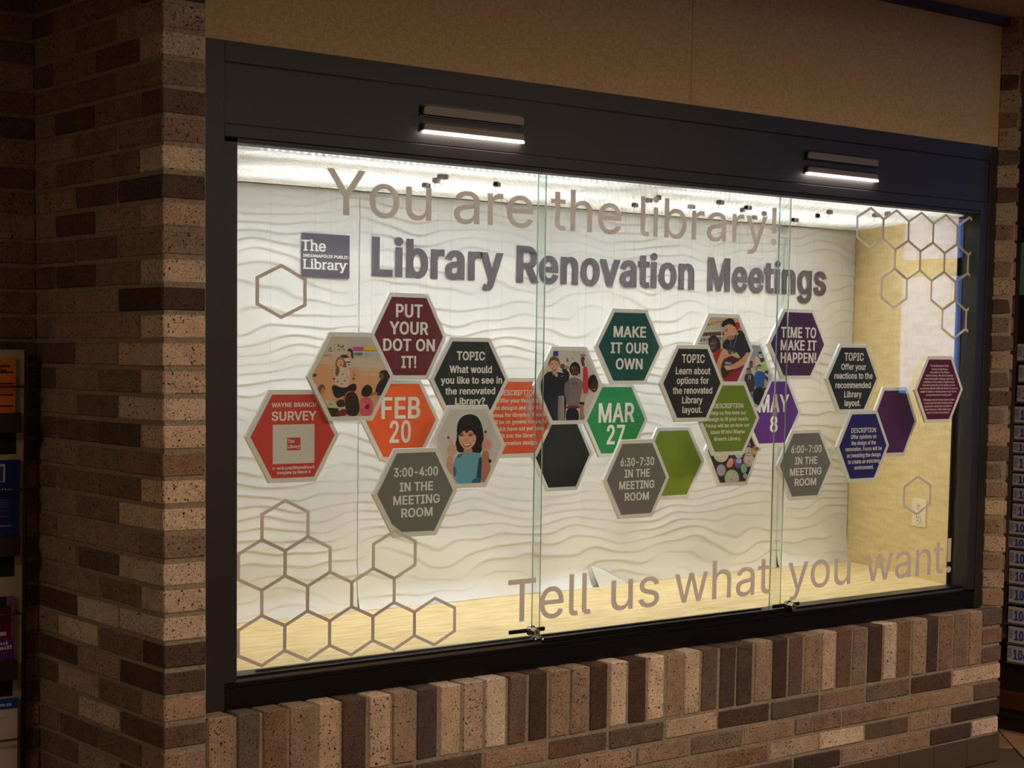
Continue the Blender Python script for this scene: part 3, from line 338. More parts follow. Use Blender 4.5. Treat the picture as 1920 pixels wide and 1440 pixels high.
# ------------------------------------------------------------------ bricks
TONE={'L':(208,184,158),'l':(188,163,138),'M':(160,135,112),'m':(132,109,90),'d':(106,86,72),'D':(86,68,58)}
_bm={}
def brick_mesh(lx,ly,lz,var):
    k=(round(lx,3),round(ly,3),round(lz,3),var)
    if k in _bm: return _bm[k]
    rr=random.Random(hash(k)%9999+var); bm=bmesh.new(); bmesh.ops.create_cube(bm,size=1)
    for v in bm.verts:
        v.co.x*=lx; v.co.y*=ly; v.co.z*=lz
        v.co+=Vector([rr.uniform(-.0012,.0012) for _ in range(3)])
    bmesh.ops.bevel(bm,geom=bm.edges[:],offset=.0032,segments=1,affect='EDGES',profile=.5)
    for v in bm.verts: v.co+=Vector([rr.uniform(-.0007,.0007) for _ in range(3)])
    me=bpy.data.meshes.new('brick'); bm.to_mesh(me); bm.free(); me.materials.append(M_BRICK); _bm[k]=me; return me
rb=random.Random(11)
def brick(parent,x0,x1,y0,y1,z0,z1,tone=None,rz=0,name='brick'):
    t=tone or rb.choice('lMMmmmddDM')
    c=TONE[t]; j=rb.uniform(-9,9); h=rb.uniform(-4,4)
    o=link(name,brick_mesh(abs(x1-x0),abs(y1-y0),abs(z1-z0),rb.randrange(3)),parent,((x0+x1)/2+rb.uniform(-.0008,.0008),(y0+y1)/2+rb.uniform(-.0012,.0012),(z0+z1)/2))
    o.color=(*s2l(tuple(max(0,v+j+dd) for v,dd in zip(c,(h,0,-h)))),1); o.rotation_euler=(0,0,rz); return o
g=.0056; MR=.0045   # half joint, mortar recess
# left pillar : return face x=0 and the narrow front face
wl=MB().box(MR,XS-.004,MR,DEP+.12,.0,CEIL).obj('wall_left',M_MORT); tag(wl,kind='structure')
COLT='mdmLDlMLDLLlLLmLLmLlLDDMdM'   # front column, top to bottom, index 0 = top visible course
LEFTT={(20,0):'L',(20,1):'L',(21,2):'L',(23,2):'l',(24,1):'L',(22,1):'M',(16,0):'L',(9,1):'M',(9,2):'M',(8,0):'M',(8,1):'M',(18,0):'d',(13,1):'d',(12,2):'M',(10,0):'M',(3,0):'m',(26,1):'M',(6,1):'m',(19,2):'M'}
for k in range(-7,32):
    i=23-k; z0=ST+k*P+g; z1=ST+(k+1)*P-g
    tf=COLT[i] if 0<=i<len(COLT) else ('d' if i==24 else None)
    tm={'L':'L','l':'l','M':'M','m':'m','d':'d','D':'D'}
    xw=XS-g
    if k==-4: xw=XS+2*SPI-g
    if k==-5: xw=XS+.5*SPI-g
    if k==-6: xw=XS+2*SPI-g
    if k==-7: xw=XS+.5*SPI-g
    st=(i%2==0); y1=3*SPI if st else 1.5*SPI
    cz=tf
    if (i,0) in LEFTT and not cz: cz=LEFTT[(i,0)]
    brick(wl,0,xw,0,y1-g,z0,z1,cz)
    js=[3*SPI,6*SPI,DEP] if st else [1.5*SPI,4.5*SPI,7.5*SPI,DEP]
    for q in range(len(js)-1):
        brick(wl,0,.06,js[q]+g,js[q+1]-(g if q<len(js)-2 else 0),z0,z1,LEFTT.get((i,q+1),rb.choice('MmmmdmMd')))
# wall behind the left brochure rack
wa=MB().box(-5.0,MR,DEP+MR,DEP+.12,0,CEIL).obj('wall_alcove',M_MORT); tag(wa,kind='structure')
for k in range(-7,32):
    z0=ST+k*P+g; z1=ST+(k+1)*P-g; x=-(.0 if k%2 else 1.5*SPI)
    xs=[0]+([-1.5*SPI] if k%2 else [])
    while xs[-1]>-1.0: xs.append(xs[-1]-3*SPI)
    for a,b in zip(xs,xs[1:]): brick(wa,b+g,a-(g if a<0 else 0),DEP,DEP+.05,z0,z1,rb.choice('MmmddM'))
# low wall below the case
wf=MB().box(XS-.002,XE-.012,MR,.12,0,ST-MR).obj('wall_front',M_MORT); tag(wf,kind='structure')
JP=[387.5,442,491,542,594.6,641,690,735.6,781,824,867,909.5,952.6,991,1030,1069,1106,1144,1179,1215.5,1250,1284,1316,1350,1382.5,1415,1449,1480,1509.6,1541.7,1569,1600,1628,1658,1684,1712,1739.7,1763,1790,1819,1842.7]
JX=[on(px,1345-(px-387)*.137,y=0).x for px in JP]
ST_T='MdmMlDlMDllLdDMMDLDLMLdDDMDdMldmDLmMDmmMd'
for i in range(40):
    a,b=JX[i],JX[i+1]; brick(wf,a+g,b-g,0,.105,ST-3*P+g,ST,ST_T[i],name='brick')
for k,t in ((-1,'d'),(-2,'m'),(-3,'d')): brick(wf,JX[40]+g,XE,0,.09 if k<-1 else .05,ST+k*P+g,ST+(k+1)*P-(g if k<-1 else 0),t)
def sx(i): return XS+i*SPI if i<1 else JX[0]+(JX[40]-JX[0])*i/40 if False else (JX[int(i)]+(JX[int(i)+1]-JX[int(i)])*(i-int(i)) if i<40 else JX[40])
RT={-4:'dddMddlDdmmDL',-5:'MdmdmMMmMmmMMd',-6:'mMDmdmMmlLdMD',-7:'ddMmdDmMdDMMDL'}
for k in (-4,-5,-6,-7):
    js=[2+3*q for q in range(13)] if k%2==0 else [.5+3*q for q in range(14)]
    xs=[sx(j) for j in js]+[XE]
    for q,(a,b) in enumerate(zip(xs,xs[1:])): brick(wf,a+g,b-(g if b<XE else 0),0,.08,ST+k*P+g,ST+(k+1)*P-g,RT[k][q] if q<len(RT[k]) else None)
# cove base tiles
bb=MB().box(XS,XE-.008,.002,.02,0,.098).obj('baseboard_front',M_GROUT); tag(bb,kind='structure')
x=XE
ctm=None
while x>.2:
    o=MB().box(-.0985,.0985,-.004,.012,0,.1).mesh('tile',M_COVE) if ctm is None else ctm; ctm=o
    t=link('tile',o,bb,(x-.1,-.002,0)); x-=.2
# right splayed reveal
DX,DY=XE-XFR,R; LR=math.hypot(DX,DY)
wr=MB()
pts=[(XE-.006,.006),(XE-.006,.2),(3.84,.97),(3.77,.97),(3.474,.2),(XFR+.004,R+.003)]
n_=len(pts); wr.add([(x,y,0) for x,y in pts]+[(x,y,CEIL) for x,y in pts],[list(range(n_))[::-1],list(range(n_,2*n_))]+[(i,(i+1)%n_,(i+1)%n_+n_,i+n_) for i in range(n_)])
wr=wr.obj('wall_right',M_MORT); tag(wr,kind='structure')
ang=math.atan2(-DY,DX); ux,uy=math.cos(ang),math.sin(ang); nx,ny=-uy,ux   # n points into the wall
nx,ny=(DY/LR,DX/LR)
RTT='mMmMmdMdlmLMlMldldmdMlmMdmlmmdMM'
for k in range(0,32):
    cx=(XE+XFR)/2+nx*.028; cy=R/2+ny*.028
    brick(wr,cx-LR/2,cx+LR/2-.001,cy-.028,cy+.028,ST+k*P+g,ST+(k+1)*P-g,{0:'M',1:'M',2:'m',3:'l',4:'m',5:'l',6:'m',7:'m'}.get(k),rz=ang)
# ------------------------------------------------------------------ wall above the case, ceiling, floor, far room
wu=MB().box(XFL-.002,XFR+.0,R+.001,R+.10,ZT-.02,CEIL).obj('wall_upper',M_VINYLW); tag(wu,kind='structure')
for sxp in (1297,): 
    q=on(sxp,120,y=R).x; sm=MB().box(q-.0006,q+.0006,R+.0004,R+.003,ZT,CEIL).obj('seam',mat('seam_brown',(120,98,70),.8),wu)  # thin darker strip along the wallcovering seam
tr=MB().box(XFL-.002,XE+1.2,R-.022,R+.02,2.705,CEIL).obj('trim_1',M_TRIM); tag(tr,kind='structure')
ce=MB().box(-5,8.1,-7,3.1,CEIL,CEIL+.1).obj('ceiling',M_CEIL); tag(ce,kind='structure')
fl=MB().box(-5,8.1,-7,3.1,-.1,-.006).obj('floor',M_GROUT); tag(fl,kind='structure')
tm=MB().box(-.0965,.0965,-.0965,.0965,-.012,0).mesh('tile',M_TILE)
c45=math.cos(PI/4)
for a in range(-14,22):
    for b in range(-14,22):
        u,v=a*.2,b*.2; x=3.6+(u-v)*c45; y=-.2+(u+v)*c45
        if 3.1<x<6.2 and -1.3<y<1.7 and not (x<3.66 and y>-.02 and x>3.3) :
            if x<3.6 and y>-.14: continue
            t=link('tile',tm,fl,(x,y,rb.uniform(-.001,.0005))); t.rotation_euler=(0,0,PI/4)
            j=rb.uniform(-14,14); t.color=(*s2l((158+j,124+j*.8,94+j*.6)),1)
for nm,bx_ in (('wall_far_left',(-5.1,-5,-7,DEP+.1,0,CEIL)),('wall_rear',(-5,8.1,-7.1,-7,0,CEIL)),('wall_far_back',(XE,8.1,3,3.1,0,CEIL))):
    w_=MB().box(*bx_).obj(nm,M_PLAIN); tag(w_,kind='structure')
# daylight window in the far right wall (it mirrors in the case glass)
WY0,WY1,WZ0,WZ1=-3.80,-1.6,1.25,2.46
wfr=MB(); X8=8.0
wfr.box(X8,X8+.1,-7,WY0,0,CEIL).box(X8,X8+.1,WY1,3.1,0,CEIL).box(X8,X8+.1,WY0,WY1,0,WZ0).box(X8,X8+.1,WY0,WY1,WZ1,CEIL)
tag(wfr.obj('wall_far_right',M_PLAIN),kind='structure')
M_SKY=mat('dusk_blue_daylight',(10,10,10),1,emit=(120,150,225),estr=4.2)
wn=MB().box(X8+.05,X8+.06,WY0,WY1,WZ0,WZ1).obj('window_1',M_SKY); tag(wn,kind='structure')
M_WF=mat('dark_window_frame',(40,36,34),.5)
MB().box(X8-.02,X8+.07,WY0,WY1,2.07,2.19).obj('transom',M_WF,wn)
for yy in (WY0,WY1-.06): MB().box(X8-.02,X8+.07,yy,yy+.06,WZ0,WZ1).obj('jamb',M_WF,wn)
# ceiling light panels of the lobby, and the added fill panel at the left
M_LAMP=mat('warm_lamp_face',(255,240,220),.5,emit=(255,214,170),estr=6)
for i,(x,y,e) in enumerate(PANELS):
    dl=empty('ceiling_panel_light',(x,y,CEIL),['rectangular lobby ceiling light in front of the left half of the case','rectangular lobby ceiling light in front of the right half of the case','rectangular lobby ceiling light at the rear of the lobby','added rectangular fill light on the ceiling left of the brochure rack'][i],'ceiling light')
    MB().box(x-.62,x+.62,y-.32,y+.32,CEIL-.02,CEIL-.001).obj('frame',M_WHITE,dl); MB().box(x-.575,x+.575,y-.275,y+.275,CEIL-.024,CEIL-.0205).obj('diffuser',M_LAMP,dl)
# ------------------------------------------------------------------ the display case
dc=empty('display_case',((XFL+XFR)/2,R,ST),'long built-in lobby display case with dark bronze frame and sliding glass','display case')
def part(mb,name,m,parent=dc,**k): return mb.obj(name,m,parent,**k)
FT=.06
part(MB().box(XFL,XFL+.083,R,R+FT,ST,ZT),'frame_stile',M_FRAME,bevel=.001)
part(MB().box(3.420,XFR,R,R+FT,ST,ZT),'frame_stile',M_FRAME,bevel=.001)
part(MB().box(3.374,3.4185,R+.002,R+FT,ST+.07,GT+.02),'frame_stile',M_FRAME,bevel=.001)
part(MB().box(XFL+.083,3.4185,R,R+FT,2.2205,ZT),'frame_rail',M_FRAME,bevel=.001)
part(MB().box(XFL+.083,3.4185,R+.003,R+FT,2.0685,2.2185),'header_panel',M_FRAME,bevel=.0015)
part(MB().box(XFL+.083,3.4185,R,R+FT,2.036,2.0665),'frame_rail',M_FRAME,bevel=.001)
part(MB().box(XFL+.083,3.4185,R+.006,R+FT,GT,2.0355),'frame_lip',M_FRAME,bevel=.001)
part(MB().box(XFL+.0835,GL,R+.006,R+FT,ST+.07,2.036),'frame_lip',M_FRAME,bevel=.001)
part(MB().box(XFL+.083,3.4185,R,R+FT,ST,ST+.055),'frame_rail',M_FRAME2,bevel=.001)
part(MB().box(XFL+.0835,3.4185,R+.008,R+FT,ST+.0555,ST+.068),'sliding_track',M_FRAME2,bevel=.001)
for a_,b_ in ((GL,1.30),(2.42,GR-.02)): part(MB().box(a_,b_,R+.016,R+.022,ST+.0685,ST+.0745),'aluminium_track',M_ALU)
part(MB().box(XFL+.0835,GR,R+.022,R+.085,ST+.0685,GB-.001),'track_channel',M_FRAME2,bevel=.001)
for a_,b_ in ((.33,1.285),(1.33,2.30)): part(MB().box(a_,b_,G+.008,G+.012,GB-.001,GB+.004),'inner_track',M_FRAME2)
for z in (2.0665,2.2185): part(MB().box(XFL+.083,3.4185,R+.004,R+.02,z,z+.002),'shadow_gap',M_FRAME2)
# vent hoods in the header, the lower ones with a glowing light leak
M_STRIP=mat('light_leak_glow',(255,255,255),.5,emit=(255,244,236),estr=22)  # emission stands in for tube light leaking out under the hoods
def hood(x0,x1,zt,zb,lit):
    r=.012; pts=[(x0,zb),(x1,zb)]+[(x1-r+r*math.cos(a),zt-r+r*math.sin(a)) for a in (0,.4,.8,1.2,PI/2)]+[(x0+r+r*math.cos(a),zt-r+r*math.sin(a)) for a in (PI/2,1.94,2.34,2.74,PI)]
    rim=[(x0-.006,zb-.004),(x1+.006,zb-.004)]+[(x1-r+(r+.005)*math.cos(a),zt-r+(r+.005)*math.sin(a)) for a in (0,.4,.8,1.2,PI/2)]+[(x0+r+(r+.005)*math.cos(a),zt-r+(r+.005)*math.sin(a)) for a in (PI/2,1.94,2.34,2.74,PI)]
    o=part(MB().prism(rim,R-.001,R+.004),'vent_rim',M_FRAME2)
    h=part(MB().prism(pts,R-.011,R+.0),'vent_hood',M_HOOD,bevel=.002)
    if lit:
        s=MB().box(x0+.002,x1-.002,R-.012,R-.0012,zb-.0065,zb-.0008).obj('light_leak',M_STRIP,h)
hood(.823,1.181,2.172,2.146,False); hood(.823,1.183,2.124,2.103,True)
hood(2.405,2.768,2.173,2.149,False); hood(2.405,2.770,2.124,2.104,True)
# glass sliding panes
def pane(x0,x1,y,nm='glass_pane'):
    mb=MB(); h=.003
    v=[(x,yy,z) for x in (x0,x1) for yy in (y-h,y+h) for z in (GB-.006,GT+.006)]
    mb.add(v,[(0,1,3,2),(4,6,7,5)],1); mb.add(v,[(0,4,5,1),(2,3,7,6)],0)
    return part(mb,nm,[M_GLASS,M_GEDGE])
p1=pane(GL-.01,1.311,G); p2=pane(1.295,2.402,G+.016); p3=pane(2.3295,GR+.01,G)
# interior
XW1,YW1=3.388,.165
sh=MB(); hp=[(.2,G+.02),(3.40,G+.02),(3.40,.16),(3.70,.874),(.2,.874)]; sh.add([(x,y,z) for z in (ZF-.02,ZF) for x,y in hp],[(4,3,2,1,0),(5,6,7,8,9)]+[(i,(i+1)%5,(i+1)%5+5,i+5) for i in range(5)]); part(sh,'case_shelf',M_LAMF)
q=[(XW1,YW1),(XB+.004,YB+.012),(XB+.03,YB+.012),(XW1+.03,YW1)]
sw=MB(); sw.add([(x,y,ZF) for x,y in q]+[(x,y,CZ+.02) for x,y in q],[(0,1,5,4),(1,2,6,5),(2,3,7,6),(3,0,4,7)]); part(sw,'side_wall',M_LAM)
part(MB().box(.17,.2,G+.02,.875,ZF,CZ+.02),'side_wall',M_LAM)
part(MB().box(.17,3.70,.875,.89,ZF-.02,CZ+.02),'back_wall',M_WHITE)
part(MB().box(XW1-.001,3.46,YW1-.004,YW1+.0,ZF,CZ).box(3.407,3.415,G-.03,YW1,ZF,CZ).box(3.425,3.432,G-.03,YW1,ZF,CZ),'side_jamb',mat('dark_jamb_metal',(58,52,50),.35,.3))
# wave-relief paper hung over the back wall, in drops
def wave(x,z):
    ph=z/.042+.30*math.sin(13.5*x+7*z+.4)+.28*math.sin(8.1*x-16*z+1.7)+.14*math.sin(22*x+31*z)+.06*math.sin(37*x-20*z)+.60*math.sin(z*13+.8*math.sin(3.3*x))
    t=ph-math.floor(ph)
    s=t/.16 if t<.16 else (1-t)/.84
    s=s*s*(3-2*s) if t<.16 else s**1.3
    a=.62+.38*math.sin(6.1*x+17*z+2*math.sin(9*z)+1.5*math.sin(5*x))
    return .0036*s*a
seams=[.215]+[on(px,py,y=YB).x for px,py in ((672,700),(1110,600))]
seams+= [seams[2]+(seams[2]-seams[1]),XB-.004] if seams[2]+(seams[2]-seams[1])<XB-.3 else [XB-.004]
PLAB=['leftmost','second from left','third from left','fourth from left','rightmost']
for i,(a,b) in enumerate(zip(seams,seams[1:])):
    nx_=max(8,int((b-a)/.0085)); nz_=420; vv=[]; z0,z1=ZF+.001,CZ-.003
    for iz in range(nz_+1):
        z=z0+(z1-z0)*iz/nz_
        fl_=max(0,1-(z-z0)/.075)**2*(.016+.01*math.sin(i*2.1))
        for ix in range(nx_+1):
            x=a+.0006+(b-a-.0012)*ix/nx_
            y=YB-.001*(i%2)-fl_*(1+.3*math.sin(9*x+i))-wave(x,z)*(1 if z-z0>.035 else (z-z0)/.035)
            if i==len(seams)-2 and z-z0<.1: x+=(b-a)*0+ (ix/nx_)**6*.012*(1-(z-z0)/.1)
            vv.append((x,y,z))
    me=bpy.data.meshes.new('wave_paper'); W_=nx_+1
    me.from_pydata(vv,[],[(r*W_+c,r*W_+c+1,(r+1)*W_+c+1,(r+1)*W_+c) for r in range(nz_) for c in range(nx_)])
    me.materials.append(M_PAPER); me.polygons.foreach_set('use_smooth',[True]*len(me.polygons)); me.update()
    o=link('wave_paper',me); n_s=len(seams)-1
    lab=('white wave-relief paper drop on the case back wall, '+('leftmost of the drops' if i==0 else 'rightmost drop, meeting the yellow side wall' if i==n_s-1 else 'second from left' if i==1 else 'third from left'))
    tag(o,lab,'wall covering','wave paper drops on the back wall')
# folded-over corner of the paper near the shelf
fx=on(1112,1062,y=YB-.03); 
fc=MB(); a_=on(1108,1060,y=YB-.03); b__=on(1125,1104,y=YB-.045); c_=on(1180,1096,y=YB-.03); d_=on(1128,1068,y=YB-.02)
fc.add([a_,b__,c_,d_,a_+Vector((0,.0012,0)),b__+Vector((0,.0012,0)),c_+Vector((0,.0012,0)),d_+Vector((0,.0012,0))],[(0,1,2,3),(7,6,5,4),(0,4,5,1),(1,5,6,2),(2,6,7,3),(3,7,4,0)])
tag(fc.obj('paper_flap',M_PAPER),'small folded white paper corner at the shelf behind the word Tell us','paper')
# ceiling light: white housing, tubes, egg-crate louver
lf=empty('light_fixture',(1.9,.5,CZ),'long fluorescent light with white egg-crate louver over the case','ceiling light')
hp=[(.2,G+.02),(3.374,G+.02),(3.688,.872),(.2,.872)]
hs=MB(); v=[(x,y,z) for z in (CZ+.0215,CZ+.18) for x,y in hp]
hs.add(v,[(0,1,5,4),(1,2,6,5),(2,3,7,6),(3,0,4,7),(4,5,6,7)])
hs.obj('housing',M_WHITE,lf)
hf=MB(); hf.box(.2,3.672,.842,.8725,CZ-.001,CZ+.0205); hf.obj('louver_frame',M_WHITE,lf)
sxe=lambda y:3.386+(y-.165)*.391+.004
for y,xx in ((.145,((.30,1.4),(1.85,1.4))),(.44,((.50,1.40),(2.0,1.40))),(.62,((.50,1.40),(2.0,1.44)))):
    for x0,ln in xx:
        MB().cyl((x0,y,CZ+.085),(x0+ln,y,CZ+.085),.019,12).obj('fluorescent_tube',M_TUBE,lf,smooth=False)
pitch=.0225
yb=MB().box(-.0006,.0006,G+.022,.841,CZ,CZ+.017).mesh('louver_blade',M_LOUV)
x=.225
while x<3.68:
    if x<3.37: o=link('louver_blade',yb,lf,(x-1.9,-.5,-CZ))
    else:
        y0_=.165+(x-3.386)/.391+.004
        if y0_<.83: link('louver_blade',MB().box(-.0006,.0006,y0_,.841,CZ,CZ+.017).mesh('louver_blade',M_LOUV),lf,(x-1.9,-.5,-CZ))
    x+=pitch
y=G+.04
while y<.838:
    link('louver_blade',MB().box(.205,sxe(max(y,.165))-.004,-.0006,.0006,CZ,CZ+.017).mesh('louver_blade',M_LOUV),lf,(-1.9,y-.5,-CZ)); y+=pitch
# cylinder locks and pulls
def lock(x,z,bar0,bar1,tilt=0):
    lb=part(MB().box(bar0,bar1,G-.012,G-.006,z-.006,z+.006),'lock_bar',M_BLACKM,bevel=.002)
    b=Vector((x,G-.008,z)); MB().cyl(b,b+Vector((0,-.010,0)),.016,20).obj('lock_collar',M_CHROME,lb,smooth=False)
    MB().cyl(b+Vector((0,-.010,0)),b+Vector((-.002,-.034,-.002)),.0115,18).obj('lock_cylinder',M_CHROME,lb)
    MB().box(x-.0045,x+.0005,G-.0435,G-.0415,z-.0065,z+.0025).obj('key_slot',M_SLOT,lb)
lock(1.268,.684,1.185,1.325); lock(2.408,.6655,2.335,2.47)
for px in (1003.5,1017): 
    q=on(px,1198,y=R-.001); part(MB().cyl((q.x,R+.004,q.z),(q.x,R-.002,q.z),.0055,14),'bumper_ring',M_BLACKM); part(MB().cyl((q.x,R-.001,q.z),(q.x,R-.0032,q.z),.0032,12),'bumper_button',M_EDGE)
def pull(px0,px1,py0,py1,y=G-.003):
    a=on(px0,py1,y=y); b=on(px1,py0,y=y)
    part(MB().box(a.x,b.x,y-.012,y,a.z,b.z),'pull_handle',M_CLEARP,bevel=.002)
pull(1045,1054,742,788,G+.013); pull(984,994,742,792); pull(1447,1454,738,780)
for px,py in ((1786,930),(1784,1010),(1803,931)):
    q=on(px,py,y=YW1-.005); part(MB().cyl(q,q+Vector((0,-.003,0)),.004,12),'screw_head',M_CHROME)
# mains outlet on the side wall
e1=Vector((XB-XW1,YB-YW1,0)).normalized(); e0=Vector((XW1,YW1,0)); nrm=Vector((-e1.y,e1.x,0))
def onsw(px,py):
    d=ray(px,py); t=(e0-CAMP).dot(nrm)/d.dot(nrm); return CAMP+d*t
A=onsw(1713,932); B=onsw(1739.5,938); C_=onsw(1710.5,984); ctr=onsw(1725,961)
hw=abs((A-B).dot(e1))/2; hh=(A.z-C_.z)/2
ol=empty('wall_outlet',ctr,'ivory duplex outlet low on the yellow side wall','outlet',rz=math.atan2(e1.y,e1.x))
def lbox(name,m,x0,x1,y0,y1,z0,z1,par=ol,bev=0):
    o=link(name,MB().box(x0,x1,y0,y1,z0,z1).mesh(name,m),par)
    if bev: mo=o.modifiers.new('b','BEVEL'); mo.width=bev; mo.segments=2
    return o
# local x runs into the case, +y local faces the case interior
lbox('cover_plate',M_IVORY,-hw,hw,.0,.006,-hh,hh,bev=.002)
for zc in (.02,-.02):
    mb=MB(); n0=20; mb.cyl((0,.005,zc*1.1),(0,.009,zc*1.1),.0185,n0); rc=link('receptacle',mb.mesh('receptacle',M_IVORY),ol)
    for dx in (-.007,.007): lbox('slot',M_SLOT,dx-.0016,dx+.0016,.009,.0095,zc*1.1-.001,zc*1.1+.009,rc)
    link('ground_hole',MB().cyl((0,.009,zc*1.1-.008),(0,.0095,zc*1.1-.008),.0028,10).mesh('ground_hole',M_SLOT),rc)
# clips on the louver
CL=[(800,347),(818,338),(831,331),(932,345),(1191,384),(1216,375),(1235,370),(1297,387),(1351,379),(1392,393),(1403,389),(1415,407),(1433,400),(1491,412),(1533,404),(1556,397),(1643,403),(1664,400)]
cm=MB().box(-.017,.017,-.006,.006,-.012,0).box(-.017,-.011,-.009,.009,-.014,-.002).box(.005,.011,-.009,.009,-.014,-.002).mesh('clip_body',mat('grey_clip_metal',(120,110,104),.4,.5))
wm=MB().cyl((-.008,0,-.012),(-.014,.004,-.026),.0012,6).cyl((-.014,.004,-.026),(0,.006,-.028),.0012,6).mesh('wire_loop',M_CHROME)
ordn=['first','second','third','fourth','fifth','sixth','seventh','eighth','ninth','tenth','eleventh','twelfth','thirteenth','fourteenth','fifteenth','sixteenth','seventeenth','eighteenth']
for i,(px,py) in enumerate(CL):
    q=on(px,py,z=CZ-.006); c=empty('ceiling_clip',(q.x,q.y,CZ),'small metal clip under the lit louver, %s from the left'%ordn[i],'clip','metal clips under the louver',rz=.5+.3*math.sin(i*2.3))
    link('clip_body',cm,c); link('wire_loop',wm,c)
# ------------------------------------------------------------------ hexagon signs hanging in the case
def clip_poly(P,H):
    """clip polygon P by convex polygon H (both px lists)"""
    def ar(p): return sum(a[0]*b[1]-b[0]*a[1] for a,b in zip(p,p[1:]+p[:1]))
    if ar(H)<0: H=H[::-1]
    out=P
    for a,b in zip(H,H[1:]+H[:1]):
        inp=out; out=[]
        side=lambda p:(b[0]-a[0])*(p[1]-a[1])-(b[1]-a[1])*(p[0]-a[0])
        for i in range(len(inp)):
            c,d=inp[i-1],inp[i]; sc,sd=side(c),side(d)
            if sd>=0:
                if sc<0: t=sc/(sc-sd); out.append((c[0]+(d[0]-c[0])*t,c[1]+(d[1]-c[1])*t))
                out.append(d)
            elif sc>=0: t=sc/(sc-sd); out.append((c[0]+(d[0]-c[0])*t,c[1]+(d[1]-c[1])*t))
        if not out: return []
    return out
def ell(cx,cy,rx,ry,rot=0,n=18):
    c,s=math.cos(rot),math.sin(rot)
    return [(cx+rx*math.cos(t)*c-ry*math.sin(t)*s,cy+rx*math.cos(t)*s+ry*math.sin(t)*c) for t in (2*PI*i/n for i in range(n))]
def smooth(P,it=2):
    for _ in range(it): P=[q for a,b in zip(P,P[1:]+P[:1]) for q in ((a[0]*.75+b[0]*.25,a[1]*.75+b[1]*.25),(a[0]*.25+b[0]*.75,a[1]*.25+b[1]*.75))]
    return P
def limb(pts,w):
    """thick polyline; w list of widths"""
    L=[];R_=[]
    for i,(x,y) in enumerate(pts):
        a=pts[max(0,i-1)]; b=pts[min(len(pts)-1,i+1)]; dx,dy=b[0]-a[0],b[1]-a[1]; l=math.hypot(dx,dy) or 1; nx_,ny_=-dy/l,dx/l; h=w[i]/2
        L.append((x+nx_*h,y+ny_*h)); R_.append((x-nx_*h,y-ny_*h))
    return smooth(L+R_[::-1],1)
SKIN=(222,172,140); DSK=(92,62,48)
